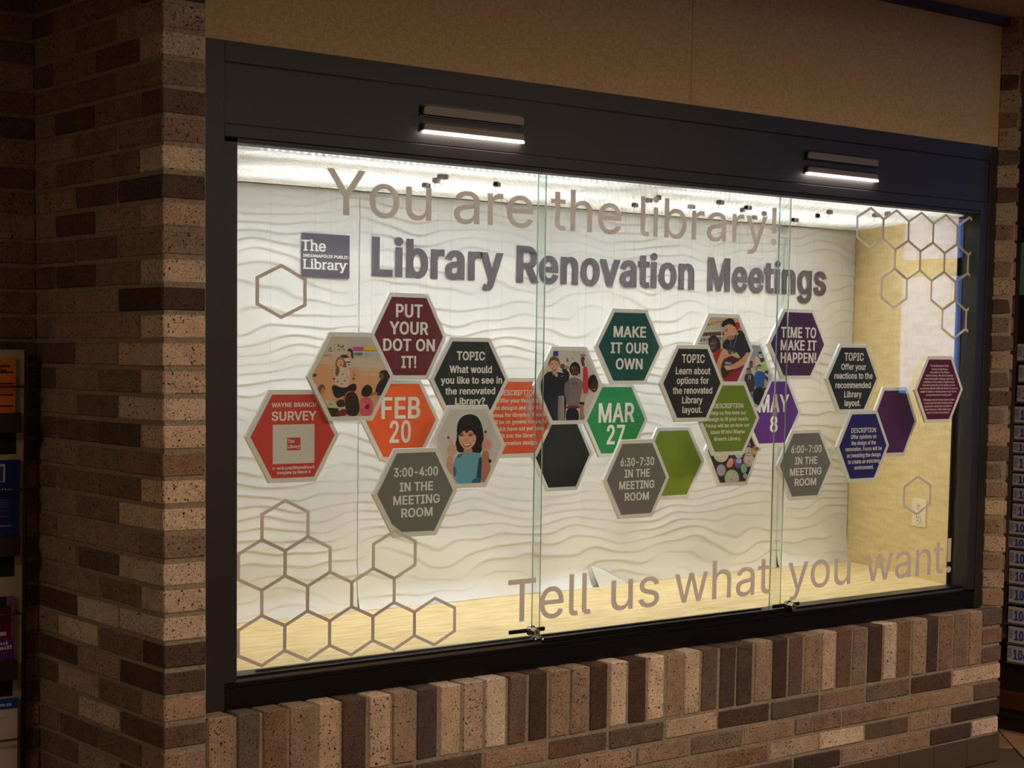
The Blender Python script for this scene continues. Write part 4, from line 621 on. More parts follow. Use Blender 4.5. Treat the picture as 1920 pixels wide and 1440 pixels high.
def draw_story(D):
    D([(0,0),(1440,0),(1440,1440),(0,1440)],(205,202,186)); D([(0,300),(1440,330),(1440,560),(0,560)],(196,200,198)); D([(0,430),(1440,470),(1440,1440),(0,1440)],(226,196,160))
    D([(0,560),(760,560),(900,740),(1440,800),(1440,1440),(0,1440)],(232,172,128)); D([(760,480),(1300,520),(1300,640),(760,600)],(222,205,176)); D([(780,660),(1330,690),(1330,740),(800,720)],(214,186,146))
    D([(735,275),(915,272),(915,335),(735,335)],(206,84,150)); D([(915,270),(1140,268),(1140,332),(915,335)],(236,200,50)); D([(735,332),(1140,330),(1140,342),(735,344)],(200,80,60))
    D(smooth([(750,370),(905,370),(900,425),(760,420)]),(110,125,125)); D([(905,335),(918,335),(912,430),(900,430)],(205,205,200)); D([(920,380),(1040,390),(1020,440),(930,430)],(170,188,190))
    D(smooth([(640,295),(735,305),(750,480),(700,480),(690,440),(600,470),(520,440),(540,405),(650,410)]),(52,54,62)); D(smooth([(590,460),(720,480),(700,610),(600,600)]),(225,222,215)); D([(620,520),(700,520),(690,545),(630,545)],(70,55,40)); D([(640,570),(700,570),(690,585),(650,585)],(80,60,40))
    D([(330,120),(640,122),(645,390),(430,430),(250,430)],(214,204,180)); D([(420,130),(428,130),(428,420),(420,420)],(196,186,160))
    for p in ((490,250,10,26),(500,320,14,10),(520,270,8,18),(545,275,8,30),(570,262,8,22),(583,318,12,12),(330,310,14,8),(360,300,12,14),(340,345,16,8),(372,340,10,16)): D(ell(*p),(50,44,40))
    D([(240,405),(340,412),(340,428),(235,432)],(190,140,90))
    D(ell(515,560,78,118),(150,108,74)); D(ell(500,680,60,90,.2),(140,98,66)); D(ell(585,600,40,100),(134,94,64))
    D(limb([(560,660),(700,640),(745,560),(700,470),(680,420)],[60,70,56,36,34]),(218,196,170)); D(limb([(460,680),(350,650),(360,560),(370,480),(355,430)],[60,74,56,36,34]),(218,196,170))
    D(ell(665,392,36,44),SKIN); D(ell(352,425,38,40,.4),SKIN); D(limb([(372,500),(360,440)],[36,34]),SKIN); D(limb([(700,490),(678,430)],[34,34]),SKIN)
    D(smooth([(420,640),(520,610),(640,620),(690,700),(670,940),(560,965),(450,950),(410,800)]),(226,204,178))
    for p in ((450,700,14,18),(560,740,16,12),(600,850,18,14),(475,860,14,18),(640,780,10,14),(550,900,14,10),(380,660,14,10),(690,640,12,10)): D(ell(*p),(140,100,84))
    D(ell(470,690,34,80,.15),(130,88,60)); D(ell(520,548,56,72),(232,176,148)); D(smooth([(455,500),(480,440),(560,435),(590,520),(560,480),(500,480)]),(160,118,82))
    D(ell(498,528,9,4),(80,55,45)); D(ell(548,525,9,4),(80,55,45)); D(ell(530,575,22,10),(170,60,60)); D(ell(528,552,5,9),(205,140,115))
    D(ell(415,810,18,18),(90,20,20)); D(ell(745,810,18,18),(90,25,20)); D(ell(768,755,12,14),(150,110,40)); D([(735,690),(740,690),(742,800),(737,800)],(120,110,100)); D([(765,660),(769,660),(770,750),(766,750)],(120,110,100))
    D(smooth([(370,930),(440,915),(520,960),(620,960),(690,910),(760,885),(800,930),(790,1010),(700,1070),(560,1120),(470,1150),(410,1100)]),(30,28,38))
    D(limb([(440,1170),(520,1150),(600,1110)],[40,40,30]),(214,160,128))
    D(ell(205,980,60,75,.3),(120,84,64)); D(ell(225,1020,35,50),(196,150,122)); D(smooth([(60,720),(130,730),(110,780),(50,780)]),(70,84,88))
    D([(250,1180),(420,1190),(490,1310),(320,1300)],(214,206,160)); D([(330,1230),(380,1225),(390,1250),(340,1255)],(150,150,110)); D([(300,1300),(480,1310),(520,1460),(350,1460)],(52,44,30)); D(smooth([(500,1290),(620,1255),(640,1330),(500,1360)]),(214,208,190))
    D(smooth([(440,1180),(600,1150),(620,1280),(480,1300)]),(60,46,26))
    D(smooth([(1180,700),(1230,660),(1320,670),(1380,760),(1370,800),(1300,830),(1200,830),(1175,770)]),(60,44,38)); D(ell(1215,770,38,56),(140,96,72)); D([(1180,760),(1260,765),(1260,772),(1180,770)],(30,24,22))
    D(smooth([(1180,840),(1300,790),(1400,880),(1330,1080),(1200,1130),(1100,1060),(1130,940)]),(36,42,54)); D(limb([(1020,1090),(1080,1060),(1150,1060)],[50,50,40]),(170,120,96)); D(limb([(1060,1240),(1130,1160),(1200,1100)],[80,70,50]),(206,178,140))
    D(smooth([(870,1050),(900,960),(960,905),(1040,930),(1070,1010),(1030,1090),(960,1125),(890,1100)]),(40,28,24)); D(smooth([(830,1220),(900,1120),(1020,1120),(1080,1240),(1070,1430),(860,1440)]),(226,96,112)); D(smooth([(940,1260),(1010,1220),(1010,1330),(930,1320)]),(130,36,52)); D(smooth([(840,1200),(940,1200),(930,1320),(850,1300)]),(232,120,130))
    D(smooth([(570,1120),(620,1030),(730,1010),(800,1080),(840,1200),(820,1300),(640,1280),(580,1210)]),(170,104,56)); D(smooth([(600,1130),(650,1040),(760,1030),(830,1140),(850,1440),(620,1440),(600,1250)]),(52,32,24)); D(smooth([(440,1440),(480,1360),(600,1300),(640,1440)]),(130,40,50))
def draw_girl(D):
    D([(0,0),(1260,0),(1260,1440),(0,1440)],(216,216,206))
    D(smooth([(330,560),(325,330),(400,190),(540,140),(680,180),(760,340),(790,600),(750,800),(640,830),(600,780),(430,800),(330,790),(300,640)]),(34,26,26))
    D(smooth([(255,1000),(330,830),(450,800),(600,790),(740,810),(770,900),(750,1320),(350,1360),(250,1170)]),(112,176,196)); D(smooth([(330,830),(450,800),(400,870),(340,900)],1),(70,130,152)); D(smooth([(700,860),(770,900),(740,1320),(650,1300),(680,1050)]),(38,78,92)); D(smooth([(270,1010),(330,1080),(310,1210),(260,1180)]),(64,120,140)); D(smooth([(600,1240),(740,1200),(745,1320),(560,1340)]),(56,104,122))
    D(limb([(510,720),(520,800)],[150,150]),(206,146,120))
    D(smooth([(355,480),(420,430),(600,420),(655,500),(650,620),(580,720),(490,755),(410,700),(360,600)]),(232,174,146))
    D(smooth([(340,500),(350,360),(430,300),(560,330),(640,420),(655,520),(600,470),(560,340),(520,470),(470,465),(460,360),(420,460),(370,500)],1),(36,27,27))
    for x in (405,560): D(ell(x,503,42,15,-.08),(60,42,42)); D(limb([(x-45,478),(x,466),(x+44,476)],[6,12,5]),(60,40,36)); D(ell(x+4,503,12,11),(20,16,18)); D(ell(x+7,500,3,3),(230,230,230))
    D(smooth([(470,560),(505,560),(520,600),(490,615),(455,602)]),(222,158,130)); D(ell(470,606,6,4),(150,90,78)); D(ell(508,604,6,4),(150,90,78))
    D(smooth([(420,640),(500,650),(585,625),(560,685),(495,712),(440,690)]),(190,96,92)); D(smooth([(438,648),(500,658),(568,640),(540,672),(495,682),(452,672)]),(240,232,222))
    D(ell(400,620,22,14,.5),(228,150,128)); D(ell(610,600,24,16,-.5),(228,150,128))
    D(limb([(215,1060),(200,960),(225,850)],[110,110,84]),(222,168,142)); D(limb([(245,1170),(205,1050),(200,960)],[60,100,110]),(214,158,130)); D(smooth([(165,700),(240,650),(320,670),(325,760),(290,850),(200,850),(155,770)]),(230,178,152)); D(limb([(268,690),(235,620),(200,565)],[46,44,38]),(232,182,158)); D(ell(184,542,24,24),(200,48,58))
    for p in (((190,740),(215,780)),((235,735),(255,775)),((275,740),(262,790))): D(limb(p,[5,5]),(176,112,92))
    D(limb([(800,1310),(820,1100),(815,900),(810,760)],[130,160,120,110]),(196,128,98)); D(smooth([(745,700),(760,600),(820,560),(900,590),(930,670),(880,760),(800,775),(750,750)]),(224,166,140)); D(limb([(820,600),(806,540),(806,480)],[52,42,36]),(226,170,146)); D(ell(811,448,22,26),(24,92,84)); D(ell(885,940,26,32),(28,50,44))
    for p in (((790,660),(830,690)),((850,640),(880,670)),((800,690),(810,720))): D(limb(p,[6,6]),(140,84,66))
def draw_kids(D):
    D([(0,0),(1080,0),(1080,1440),(0,1440)],(216,210,196)); D([(690,1020),(1080,1020),(1080,1440),(690,1440)],(170,140,112)); D([(690,860),(1080,860),(1080,1020),(690,1020)],(206,198,170)); D([(680,1025),(780,1030),(775,1070),(680,1060)],(40,34,28))
    D([(245,165),(332,165),(332,250),(245,250)],(52,66,140)); D(smooth([(120,490),(170,490),(160,515),(120,515)]),(226,180,50))
    for p in ((485,325,22,26),(480,290,10,16),(575,288,8,14),(385,300,7,10)): D(ell(*p),(120,110,80))
    D(ell(480,440,40,30),(150,150,150)); D(ell(455,470,20,20),(190,90,90)); D(ell(590,180,16,18),(196,190,178))
    D(ell(400,420,44,44),(120,84,62)); D(limb([(470,640),(480,540),(400,470)],[90,90,60]),(34,38,46))
    D(ell(258,360,100,110),(140,102,80)); D(smooth([(110,540),(200,500),(350,520),(520,560),(500,720),(460,1100),(430,1440),(260,1440),(60,1000),(20,700)]),(30,38,50)); D(smooth([(200,820),(330,860),(300,1060),(190,960)]),(26,34,56)); D([(370,590),(420,575),(420,582),(370,598)],(200,200,200))
    D(smooth([(240,540),(300,560),(330,540),(310,620)],1),(196,178,160))
    D(ell(262,405,76,104),(224,164,138)); D(smooth([(165,400),(180,290),(260,255),(330,300),(350,400),(310,320),(210,320)]),(120,84,66)); D(ell(228,385,16,5),(70,46,38)); D(ell(295,382,16,5),(70,46,38)); D(smooth([(215,450),(262,462),(310,445),(290,490),(262,498),(232,486)]),(160,70,66)); D(smooth([(224,455),(262,466),(302,452),(262,482)]),(240,235,228)); D(ell(262,425,12,14),(206,140,116)); D(limb([(262,500),(275,560)],[80,80]),(206,150,124))
    D(ell(610,470,92,120),(34,26,26)); D(ell(608,370,34,26),(34,26,26)); D(limb([(690,440),(690,540),(680,600)],[22,22,18]),(30,22,22)); D(smooth([(480,660),(560,600),(680,620),(760,700),(700,960),(680,1100),(540,1120),(450,1060)]),(134,122,122)); D(limb([(500,680),(470,800),(480,950)],[90,90,80]),(122,110,112))
    D(ell(608,500,64,96),DSK); D(smooth([(560,560),(610,575),(650,556),(630,600),(590,602)]),(60,30,28)); D(ell(605,585,24,10),(238,232,226)); D(ell(582,480,10,5),(24,16,14)); D(ell(640,478,10,5),(24,16,14)); D(ell(608,520,12,14),(78,50,40)); D(ell(565,450,8,14),(225,220,210)); D(ell(680,560,8,20),(225,220,210)); D(ell(530,570,8,14),(225,220,210))
    for x in (575,605,640): D([(x-12,700),(x+12,700),(x+8,730),(x-10,730)],(80,66,70)); D(limb([(x,740),(x+4,800)],[5,5]),(80,66,70))
    D(smooth([(450,1090),(700,1080),(700,1130),(450,1140)]),(130,34,48)); D(smooth([(450,1120),(680,1120),(670,1440),(460,1440)]),(28,30,50)); D([(400,1100),(430,1100),(450,1440),(410,1440)],(140,110,90))
    D(limb([(760,420),(735,340),(740,280)],[50,50,56]),(96,66,50)); D(ell(742,300,34,44),(104,70,54)); D(smooth([(700,215),(790,215),(790,260),(710,262)]),(140,140,146)); D(ell(714,232,14,16),(196,70,80))
    D(smooth([(745,425),(815,425),(835,600),(845,860),(760,900),(735,800),(745,600)],1),(206,66,74))
    D(smooth([(860,860),(960,850),(1000,900),(820,1290),(740,1240),(780,960)]),(226,214,198)); D(ell(915,700,86,140),(26,22,26)); D(ell(930,760,66,100),(74,48,40)); D(ell(905,755,10,5),(20,14,12)); D(ell(965,752,10,5),(20,14,12)); D(smooth([(890,800),(930,812),(970,796),(940,832)]),(200,160,150))
def draw_help(D):
    D([(0,0),(1200,0),(1200,1440),(0,1440)],(206,172,132)); D([(260,100),(800,100),(800,200),(240,230)],(212,180,138))
    for y0,h in ((245,90),(340,80),(420,75),(500,80)):
        D([(120,y0+h-6),(540,y0+h-30),(540,y0+h-14),(110,y0+h+12)],(214,210,206))
        x=150
        k=0
        while x<520:
            w=(22,30,18,26,34)[(k+y0)%5]; c=[(168,160,168),(96,66,56),(190,186,190),(120,110,130),(70,58,60),(204,198,190)][(k*3+y0)%6]
            D([(x,y0+16-(x-150)*.06),(x+w,y0+14-(x-150)*.06),(x+w,y0+h-12-(x-150)*.06),(x,y0+h-8-(x-150)*.06)],c); x+=w+3; k+=1
    D([(290,150),(306,150),(300,280),(284,280)],(180,160,140)); D([(408,190),(424,190),(418,260),(402,260)],(200,190,180)); D([(496,300),(512,300),(510,540),(494,540)],(210,206,200)); D(limb([(240,250),(420,190),(700,150)],[10,10,10]),(130,90,60))
    D(smooth([(700,190),(765,190),(780,300),(710,310)]),(170,44,50)); D(smooth([(500,410),(570,400),(560,560),(500,570)]),(190,160,130))
    D(smooth([(300,520),(310,430),(370,380),(440,410),(490,500),(490,600),(400,660),(330,640)]),(48,40,42)); D(ell(368,530,52,86,.2),(98,66,54)); D(limb([(330,520),(420,490)],[6,6]),(200,200,205)); D(ell(405,505,26,20),(120,90,80)); D(smooth([(330,570),(370,585),(395,560),(370,610)]),(160,100,90))
    D(smooth([(370,660),(500,580),(560,640),(540,800),(450,880),(380,780)]),(176,40,50))
    D(smooth([(480,900),(560,700),(800,700),(880,780),(820,1080),(530,1080)]),(96,40,40)); D(smooth([(520,1010),(850,860),(830,1090),(530,1090)]),(150,36,48)); D(smooth([(470,900),(560,760),(700,780),(620,960),(540,1050)]),(66,40,34))
    D(smooth([(520,600),(560,480),(700,380),(740,310),(820,320),(960,560),(930,660),(860,730),(760,740),(640,640),(560,600)]),(40,50,54)); D(smooth([(500,580),(540,460),(620,440),(640,560),(600,620)]),(34,44,48))
    D(limb([(560,600),(500,720),(450,850),(430,880)],[90,80,64,60]),(216,164,128)); D(limb([(930,660),(880,740),(760,830),(620,880)],[110,110,90,70]),(214,158,122)); D(smooth([(530,840),(640,840),(660,900),(580,920),(550,880)]),(222,170,136))
    D([(555,780),(650,800),(640,830),(550,820)],(120,180,210)); D(smooth([(655,620),(740,650),(790,745),(650,700)],1),(196,190,160)); D(smooth([(585,620),(640,580),(670,640),(620,690)]),(90,84,92)); D(ell(690,645,22,20),(90,110,50)); D(limb([(630,560),(640,480),(620,420)],[4,4,4]),(190,190,200)); D(limb([(670,580),(710,480),(735,340)],[4,4,4]),(190,190,200))
    D(limb([(690,380),(700,330)],[120,120]),(206,152,120)); D(smooth([(515,330),(560,230),(680,230),(720,330),(690,410),(600,460),(555,390)]),(220,164,132)); D(smooth([(600,400),(690,380),(700,440),(610,470),(570,430)]),(176,128,104))
    D(smooth([(490,250),(520,180),(600,130),(680,140),(715,240),(710,290),(680,250),(620,210),(560,240),(520,270)]),(36,32,34)); D(ell(690,285,20,32),(214,156,126)); D(limb([(530,315),(600,300)],[10,10]),(50,36,32)); D(ell(572,330,16,8),(44,32,30)); D(limb([(580,410),(620,400)],[8,6]),(170,90,80))
def draw_group(D):
    D([(700,400),(1440,400),(1440,1500),(700,1500)],(190,180,176)); D([(960,540),(1080,540),(1200,760),(930,760)],(150,140,152)); D(smooth([(1010,650),(1180,760),(1190,840),(1000,840)]),(200,184,160))
    for p in ((1080,650,30,18),(1110,760,34,34),(950,800,30,34),(1060,870,40,30)): D(ell(*p),(60,46,44))
    D([(1020,690),(1035,680),(1090,735),(1075,745)],(110,96,70)); D(smooth([(1120,820),(1190,830),(1190,920),(1110,910)]),(150,196,60)); D([(1010,860),(1040,860),(1040,930),(1010,930)],(70,150,80)); D([(1150,920),(1200,920),(1200,1080),(1150,1060)],(40,44,60)); D([(1160,950),(1200,980),(1200,1020),(1150,990)],(210,180,140))
    D(ell(945,850,30,34),(110,76,62)); D(limb([(990,900),(985,800),(980,730)],[34,34,30]),(190,140,116)); D(ell(980,735,20,26),(190,140,116))
    D(smooth([(840,1000),(890,950),(980,960),(1010,1100),(980,1250),(900,1240),(850,1100)]),(64,50,52)); D(ell(912,925,36,44),(172,124,100)); D(smooth([(872,920),(880,880),(930,870),(950,930),(920,895)]),(40,32,32)); D([(885,920),(945,930),(944,936),(885,928)],(20,20,20)); D([(905,985),(912,985),(915,1050),(908,1050)],(225,225,225)); D([(932,990),(938,990),(940,1055),(934,1055)],(225,225,225)); D(limb([(935,1240),(950,1330)],[60,50]),(90,120,160))
    D(smooth([(1000,950),(1060,920),(1150,940),(1180,1060),(1150,1180),(1000,1180),(985,1050)]),(34,92,150)); D(ell(1070,880,36,46),(214,156,130)); D(smooth([(1034,870),(1045,830),(1090,825),(1108,870),(1080,848)]),(50,36,32)); D([(1038,876),(1104,878),(1104,884),(1038,882)],(24,24,24)); D(smooth([(1050,900),(1070,906),(1092,900),(1070,916)]),(235,225,220)); D(limb([(1160,1050),(1160,1130),(1150,1220)],[36,34,28]),(206,150,124))
    D(smooth([(990,1170),(1150,1170),(1140,1300),(1110,1440),(1020,1440),(960,1330)]),(26,28,40)); D(ell(1150,1190,22,18),(40,30,30))
def draw_clocks(D):
    D([(0,200),(1300,200),(1300,1440),(0,1440)],(64,50,54))
    def clk(cx,cy,rx,ry,face,rim,h=(0,-.6)):
        D(ell(cx,cy,rx*1.18,ry*1.16),rim); D(ell(cx,cy,rx,ry),face)
        for k in range(12): D(ell(cx+rx*.8*math.sin(k*PI/6),cy-ry*.8*math.cos(k*PI/6),max(5,rx*.05),max(6,ry*.05),0,6),(60,58,50))
        D(limb([(cx,cy),(cx+h[0]*rx,cy+h[1]*ry)],[8,5]),(24,22,20)); D(limb([(cx,cy),(cx-h[1]*rx*.5,cy+h[0]*ry*.5+ry*.2)],[8,6]),(24,22,20))
    D(smooth([(960,440),(1080,250),(1100,430)]),(186,130,176)); D(smooth([(1020,300),(1060,240),(1140,440),(1060,450)]),(48,46,60))
    clk(1000,560,90,100,(214,204,176),(110,84,60)); clk(1130,540,60,90,(214,168,120),(140,100,60)); clk(1010,750,110,150,(206,192,180),(150,136,124),(.3,.5)); D(limb([(920,660),(1090,655)],[8,8]),(40,30,24))
    clk(380,620,170,180,(214,206,178),(70,52,42)); clk(780,650,80,60,(190,206,214),(38,40,60)); D(smooth([(650,700),(850,720),(830,900),(760,960),(670,860)]),(112,92,150)); clk(780,770,60,55,(196,190,214),(120,100,150))
    D(smooth([(500,840),(560,720),(640,690),(660,850),(600,920),(510,920)]),(226,150,112)); clk(380,980,100,130,(184,176,192),(84,72,92),(-.1,.7)); clk(890,940,68,110,(140,200,170),(30,84,90),(0,-.6)); clk(620,1160,160,190,(206,212,182),(92,84,78),(-.02,.5)); clk(920,1110,50,60,(206,200,176),(80,60,50)); D(smooth([(980,900),(1040,880),(1000,1060),(960,1040)]),(30,50,56))
ZT_=lambda *a:None
def sign(key,cx,cy,w,h,Y,col,label,lines=(),photo=None,bold=24,hang=True,extra=None):
    a=on(cx-w/2,cy,y=Y); b=on(cx+w/2,cy,y=Y); t=on(cx,cy-h/2,y=Y); u=on(cx,cy+h/2,y=Y)
    X0=(a.x+b.x)/2; Z0=(t.z+u.z)/2; HW=(b.x-a.x)/2; HH=(t.z-u.z)/2; th=.009
    root=empty('hexagon_sign',(X0,Y,Z0),label,'sign','hexagon signs in the display case')
    hexp=lambda s:[(X0+HW*s*cx_,Z0+HH*s*cz_) for cx_,cz_ in ((-1,0),(-.5,-1),(.5,-1),(1,0),(.5,1),(-.5,1))]
    MB().prism(hexp(1),Y,Y+th).obj('board',M_FOAM,root,bevel=.0006)
    S=.895; ip=hexp(S)
    if key=='three': ip=[ip[0],(X0-HW*S*.62,Z0-HH*S*.76),(X0-HW*S*.36,Z0-HH*S*.98)]+ip[2:]
    if photo:
        fn,ox,oy,sc=photo; mb=MB(); cnt=[0]
        pj=[]
        wx=lambda px,py:(lambda q:(q.x,q.z))(on(px,py,y=Y))
        def D(P,c):
            W_=[wx(ox+p[0]/sc,oy+p[1]/sc) for p in P]
            Q=clip_poly(W_,ip)
            if len(Q)<3: return
            y=Y-.0003-cnt[0]*.00001; cnt[0]+=1
            ar=sum(p[0]*q[1]-q[0]*p[1] for p,q in zip(Q,Q[1:]+Q[:1]))
            if ar<0: Q=Q[::-1]
            V=[Vector(q) for q in Q]; n=len(V)
            r=delaunay_2d_cdt(V,[(i,(i+1)%n) for i in range(n)],[],0,1e-7)
            T=[]
            for f in r[2]:
                mx_=sum(r[0][i].x for i in f)/3; mz=sum(r[0][i].y for i in f)/3
                if wind(mx_,mz,[Q])!=0: T.append(tuple(f))
            mb.add([(v.x,y,v.y) for v in r[0]],T,0,c)
        fn(D); mb.obj('photo_print',M_PRINT,root)
    else:
        m=MB(); m.add([(x,Y-.0004,z) for x,z in ip],[list(range(len(ip)))],0,col); m.obj('face_print',M_PRINT,root)
    if extra: extra(root,Y,wx if photo else None)
    if lines:
        mb=MB()
        for tx,l,r,zb,ztp in lines:
            c=(l+r)/2; text_into(mb,tx,on(l,zb,y=Y).x,on(r,zb,y=Y).x,on(c,zb,y=Y).z,on(c,ztp,y=Y).z,Y-.0009,bold)
        mb.obj('lettering',M_LETTER,root)
    if hang:
        for sx_ in (-.47,.47):
            MB().cyl((X0+HW*sx_,Y+.004,Z0+HH*.93),(X0+HW*sx_,Y+.004,CZ+.002),.00022,4,cap=False).obj('hanging_line',M_LINE,root)
            MB().cyl((X0+HW*sx_,Y-.001,Z0+HH*.94),(X0+HW*sx_,Y+.0,Z0+HH*.94),.0022,8).obj('eyelet',M_EDGE,root)
    return root
M_LINE=mat('clear_fishing_line',(240,242,240),.3); bs(M_LINE).inputs['Alpha'].default_value=.22
def survey_extra(root,Y,_):
    p=lambda px,py:on(px,py,y=Y)
    a=p(511,870.5); b=p(589.5,795); m=MB(); m.box(a.x,b.x,Y-.0008,Y-.0004,a.z,b.z,0,(228,224,214)); m.obj('white_panel',M_PRINT,root)
    a=p(538,844.5); b=p(563,820); m=MB(); m.box(a.x,b.x,Y-.0012,Y-.0008,a.z,b.z,0,(206,70,62)); c=m.obj('logo_square',M_PRINT,root)
    t=MB(); text_into(t,'The',a.x+.001,a.x+(b.x-a.x)*.55,p(550,830).z,p(550,824).z,Y-.0014,16,slab=True); text_into(t,'Library',a.x+.001,b.x-.001,p(550,840).z,p(550,834).z,Y-.0014,16,slab=True); t.obj('logo_lettering',M_LETTER,root)
HS=sign
HS('survey',548,817.5,176,174,.235,(216,70,60),'red WAYNE BRANCH SURVEY hexagon sign with a white square panel',[('WAYNE BRANCH',509,592.5,763,755),('SURVEY',509,593,788,771.5),('rr-arch.com/WayneBranch',510.5,589.6,879.5,874),('complete by March 4',519,582,888,882.5)],extra=survey_extra)
HS('photo1',657.5,706,164,166.5,.215,None,'hexagon photo sign of a seated woman holding up a book to children',photo=(draw_story,580,620,9))
HS('put',765.5,630.5,145,163,.25,(112,46,52),'maroon PUT YOUR DOT ON IT! hexagon sign',[('PUT',742,792,594.5,571),('YOUR',729.5,803,626.5,604),('DOT ON',718,815,657.5,636),('IT!',752,780,689.5,668)],bold=30)
HS('feb',751,788,146,152,.30,(248,104,48),'bright orange FEB 20 hexagon sign',[('FEB',714.5,787.5,784,745.5),('20',730,770,829,789.5)],bold=26)
HS('topic1',880,711,149,157.5,.225,(46,55,52),'black TOPIC sign asking What would you like to see',[('TOPIC',856,909,675,659.5),('What would',842.5,922,699,686),('you like to see in',826,941,719,706.5),('the renovated',834.5,928,739,727),('Library?',853,909,758,746)],bold=30)
HS('three',778,923,159,166,.165,(122,125,118),'grey hexagon sign reading 3:00-4:00 IN THE MEETING ROOM',[('3:00-4:00',738,821,892.5,876.5),('IN THE',749,811.5,920,904),('MEETING',737,824,944.5,928.5),('ROOM',752,810.5,968.5,952.5)],bold=26)
HS('girl',875.5,837,146,155,.19,None,'hexagon photo sign of a smiling dark-haired girl with raised dotted fingers',photo=(draw_girl,820,760,9))
HS('desc1',971,783,142,150,.245,(244,104,60),'orange DESCRIPTION sign beginning Offer your thoughts on designs',[('DESCRIPTION',937,1005,741,731.5),('Offer your thoughts',934,1009.7,754.8,747),('on designs and service',927.5,1016,768,760.5),('areas for libraries. Focus',922,1021,781.4,774),('will be on general concepts',920,1024,794.2,787),('which have not yet been',925,1019.6,807.3,800),('fit into the library',938,1004,820.3,813),('renovation design.',934,1008,833.8,826.5)])
HS('photo2',1065.5,722.5,130,146,.205,None,'hexagon photo sign of three children, one raising a red-sleeved arm',photo=(draw_kids,1010,640,9))
HS('black',1054,853.5,114,133,.38,(36,39,37),'plain black hexagon sign without lettering')
HS('make',1179,650,128,142,.225,(22,86,78),'dark teal MAKE IT OUR OWN hexagon sign',[('MAKE',1150,1211,632,612.5),('IT OUR',1144.6,1215.4,662,643),('OWN',1154,1204.4,692,672.8)],bold=30)
HS('mar',1154.5,787.5,121,138,.33,(44,148,84),'green MAR 27 hexagon sign',[('MAR',1121.7,1189.4,791,756.5),('27',1137,1171,832,797.5)],bold=26)
HS('six30',1193,897.5,124,147.5,.165,(122,123,118),'grey hexagon sign reading 6:30-7:30 IN THE MEETING ROOM',[('6:30-7:30',1163,1226,873,858.3),('IN THE',1170.6,1218,894.4,880),('MEETING',1160.6,1226.5,916,901.6),('ROOM',1171,1216,937.7,923.6)],bold=26)
HS('topic2',1297,718.5,120,144,.18,(44,48,45),'black TOPIC sign reading Learn about options for the layout',[('TOPIC',1278,1321,680,664.8),('Learn about',1266.5,1331.7,701.5,689),('options for',1268.5,1328.5,719.5,707.2),('the renovated',1261,1335,738,726),('Library',1278.5,1317,756,744),('layout.',1279,1316,774,762)],bold=26)
HS('green',1261,868,120,135,.36,(130,152,42),'plain olive green hexagon sign without lettering')
HS('photo3',1355.5,657,115,138,.23,None,'hexagon photo sign of a man leaning over a reader by bookshelves',photo=(draw_help,1290,580,8))
HS('desc2',1366.5,784.5,115,138,.20,(122,147,46),'olive DESCRIPTION sign reading Help us fine tune our design',[('DESCRIPTION',1338,1393,765,756.5),('Help us fine tune our',1332,1398.8,777.3,770.3),('design to fit your needs.',1326.5,1404,789,782),('Focus will be on how our',1323,1405,801,794),('ideas fit into Wayne',1332,1396,813,806),('Branch Library.',1339,1389,825.8,819)],bold=20)
HS('clocks',1374.5,842,106,138,.42,None,'hexagon photo sign of many old clock faces',photo=(draw_clocks,1320,800,12))
HS('photo4',1398,705.5,108,131,.30,None,'hexagon photo sign of cheering people, one in a blue shirt',photo=(draw_group,1290,580,8))
HS('time',1495,645,112,132,.235,(74,38,78),'dark purple TIME TO MAKE IT HAPPEN! hexagon sign',[('TIME TO',1464,1529.7,633,614),('MAKE IT',1463,1530.5,656.5,638.3),('HAPPEN!',1463,1529.7,680,661.7)],bold=30)
HS('may',1448,773,109,129,.385,(96,42,134),'violet MAY 8 hexagon sign',[('MAY',1422,1479,772,740.5),('8',1443,1457.5,809.5,781)],bold=26)
HS('six00',1509.5,871,106,131,.165,(124,124,119),'grey hexagon sign reading 6:00-7:00 IN THE MEETING ROOM',[('6:00-7:00',1483,1540,848.5,835.2),('IN THE',1490,1532,870,856.8),('MEETING',1480.6,1539.7,890.5,877.3),('ROOM',1489.4,1529.7,910,897)],bold=26)
HS('topic3',1598,709.5,101,129,.18,(42,48,45),'black TOPIC sign reading Offer your reactions',[('TOPIC',1583,1619,676,662),('Offer your',1577,1623.6,693.3,682.3),('reactions to the',1564,1635.6,710,699),('recommended',1566,1632,727.5,716.5),('Library',1582.5,1615,744.7,733.7),('layout.',1583,1613,761,750)],bold=26)
HS('blue',1617.5,836.5,99,134,.155,(38,36,112),'navy blue DESCRIPTION sign reading Offer opinions on the design',[('DESCRIPTION',1596,1642,811,802.3),('Offer opinions on',1595,1642.5,822.2,814.8),('the design of the',1596,1641.7,833.8,826.4),('renovation. Focus will be',1584.7,1652.8,844.9,837.6),('on tweaking the design',1587.5,1650.5,856.8,849.4),('to create an enriching',1589.7,1649,868.4,861),('environment.',1601.4,1637.5,879.6,872.4)],bold=20)
HS('purple',1675.5,790.5,87,130,.19,(86,34,92),'plain purple hexagon sign before the yellow side wall')
mt=['The Indianapolis Public','Library is planning a','renovation of the Wayne','Branch Library. We will be holding','interactive public meetings, led by the','architects of this project, to gather input','from the community on the design, as well','as services offered within the Branch. If you are','unable to attend a meeting keep an eye out for','surveys that will be coming soon!','We believe that the library branch is here','to serve you! In order to bring out the','best in our community, we need to','hear from you. What makes you','want to come to the Library?']
mx=[(425,755),(450,735),(420,765),(345,825),(318,848),(300,855),(285,865),(240,912),(240,897),(345,800),(300,855),(310,825),(325,800),(330,790),(360,765)]
my=[345,405,462,520,578,635,692,750,808,868,955,1012,1070,1128,1185]
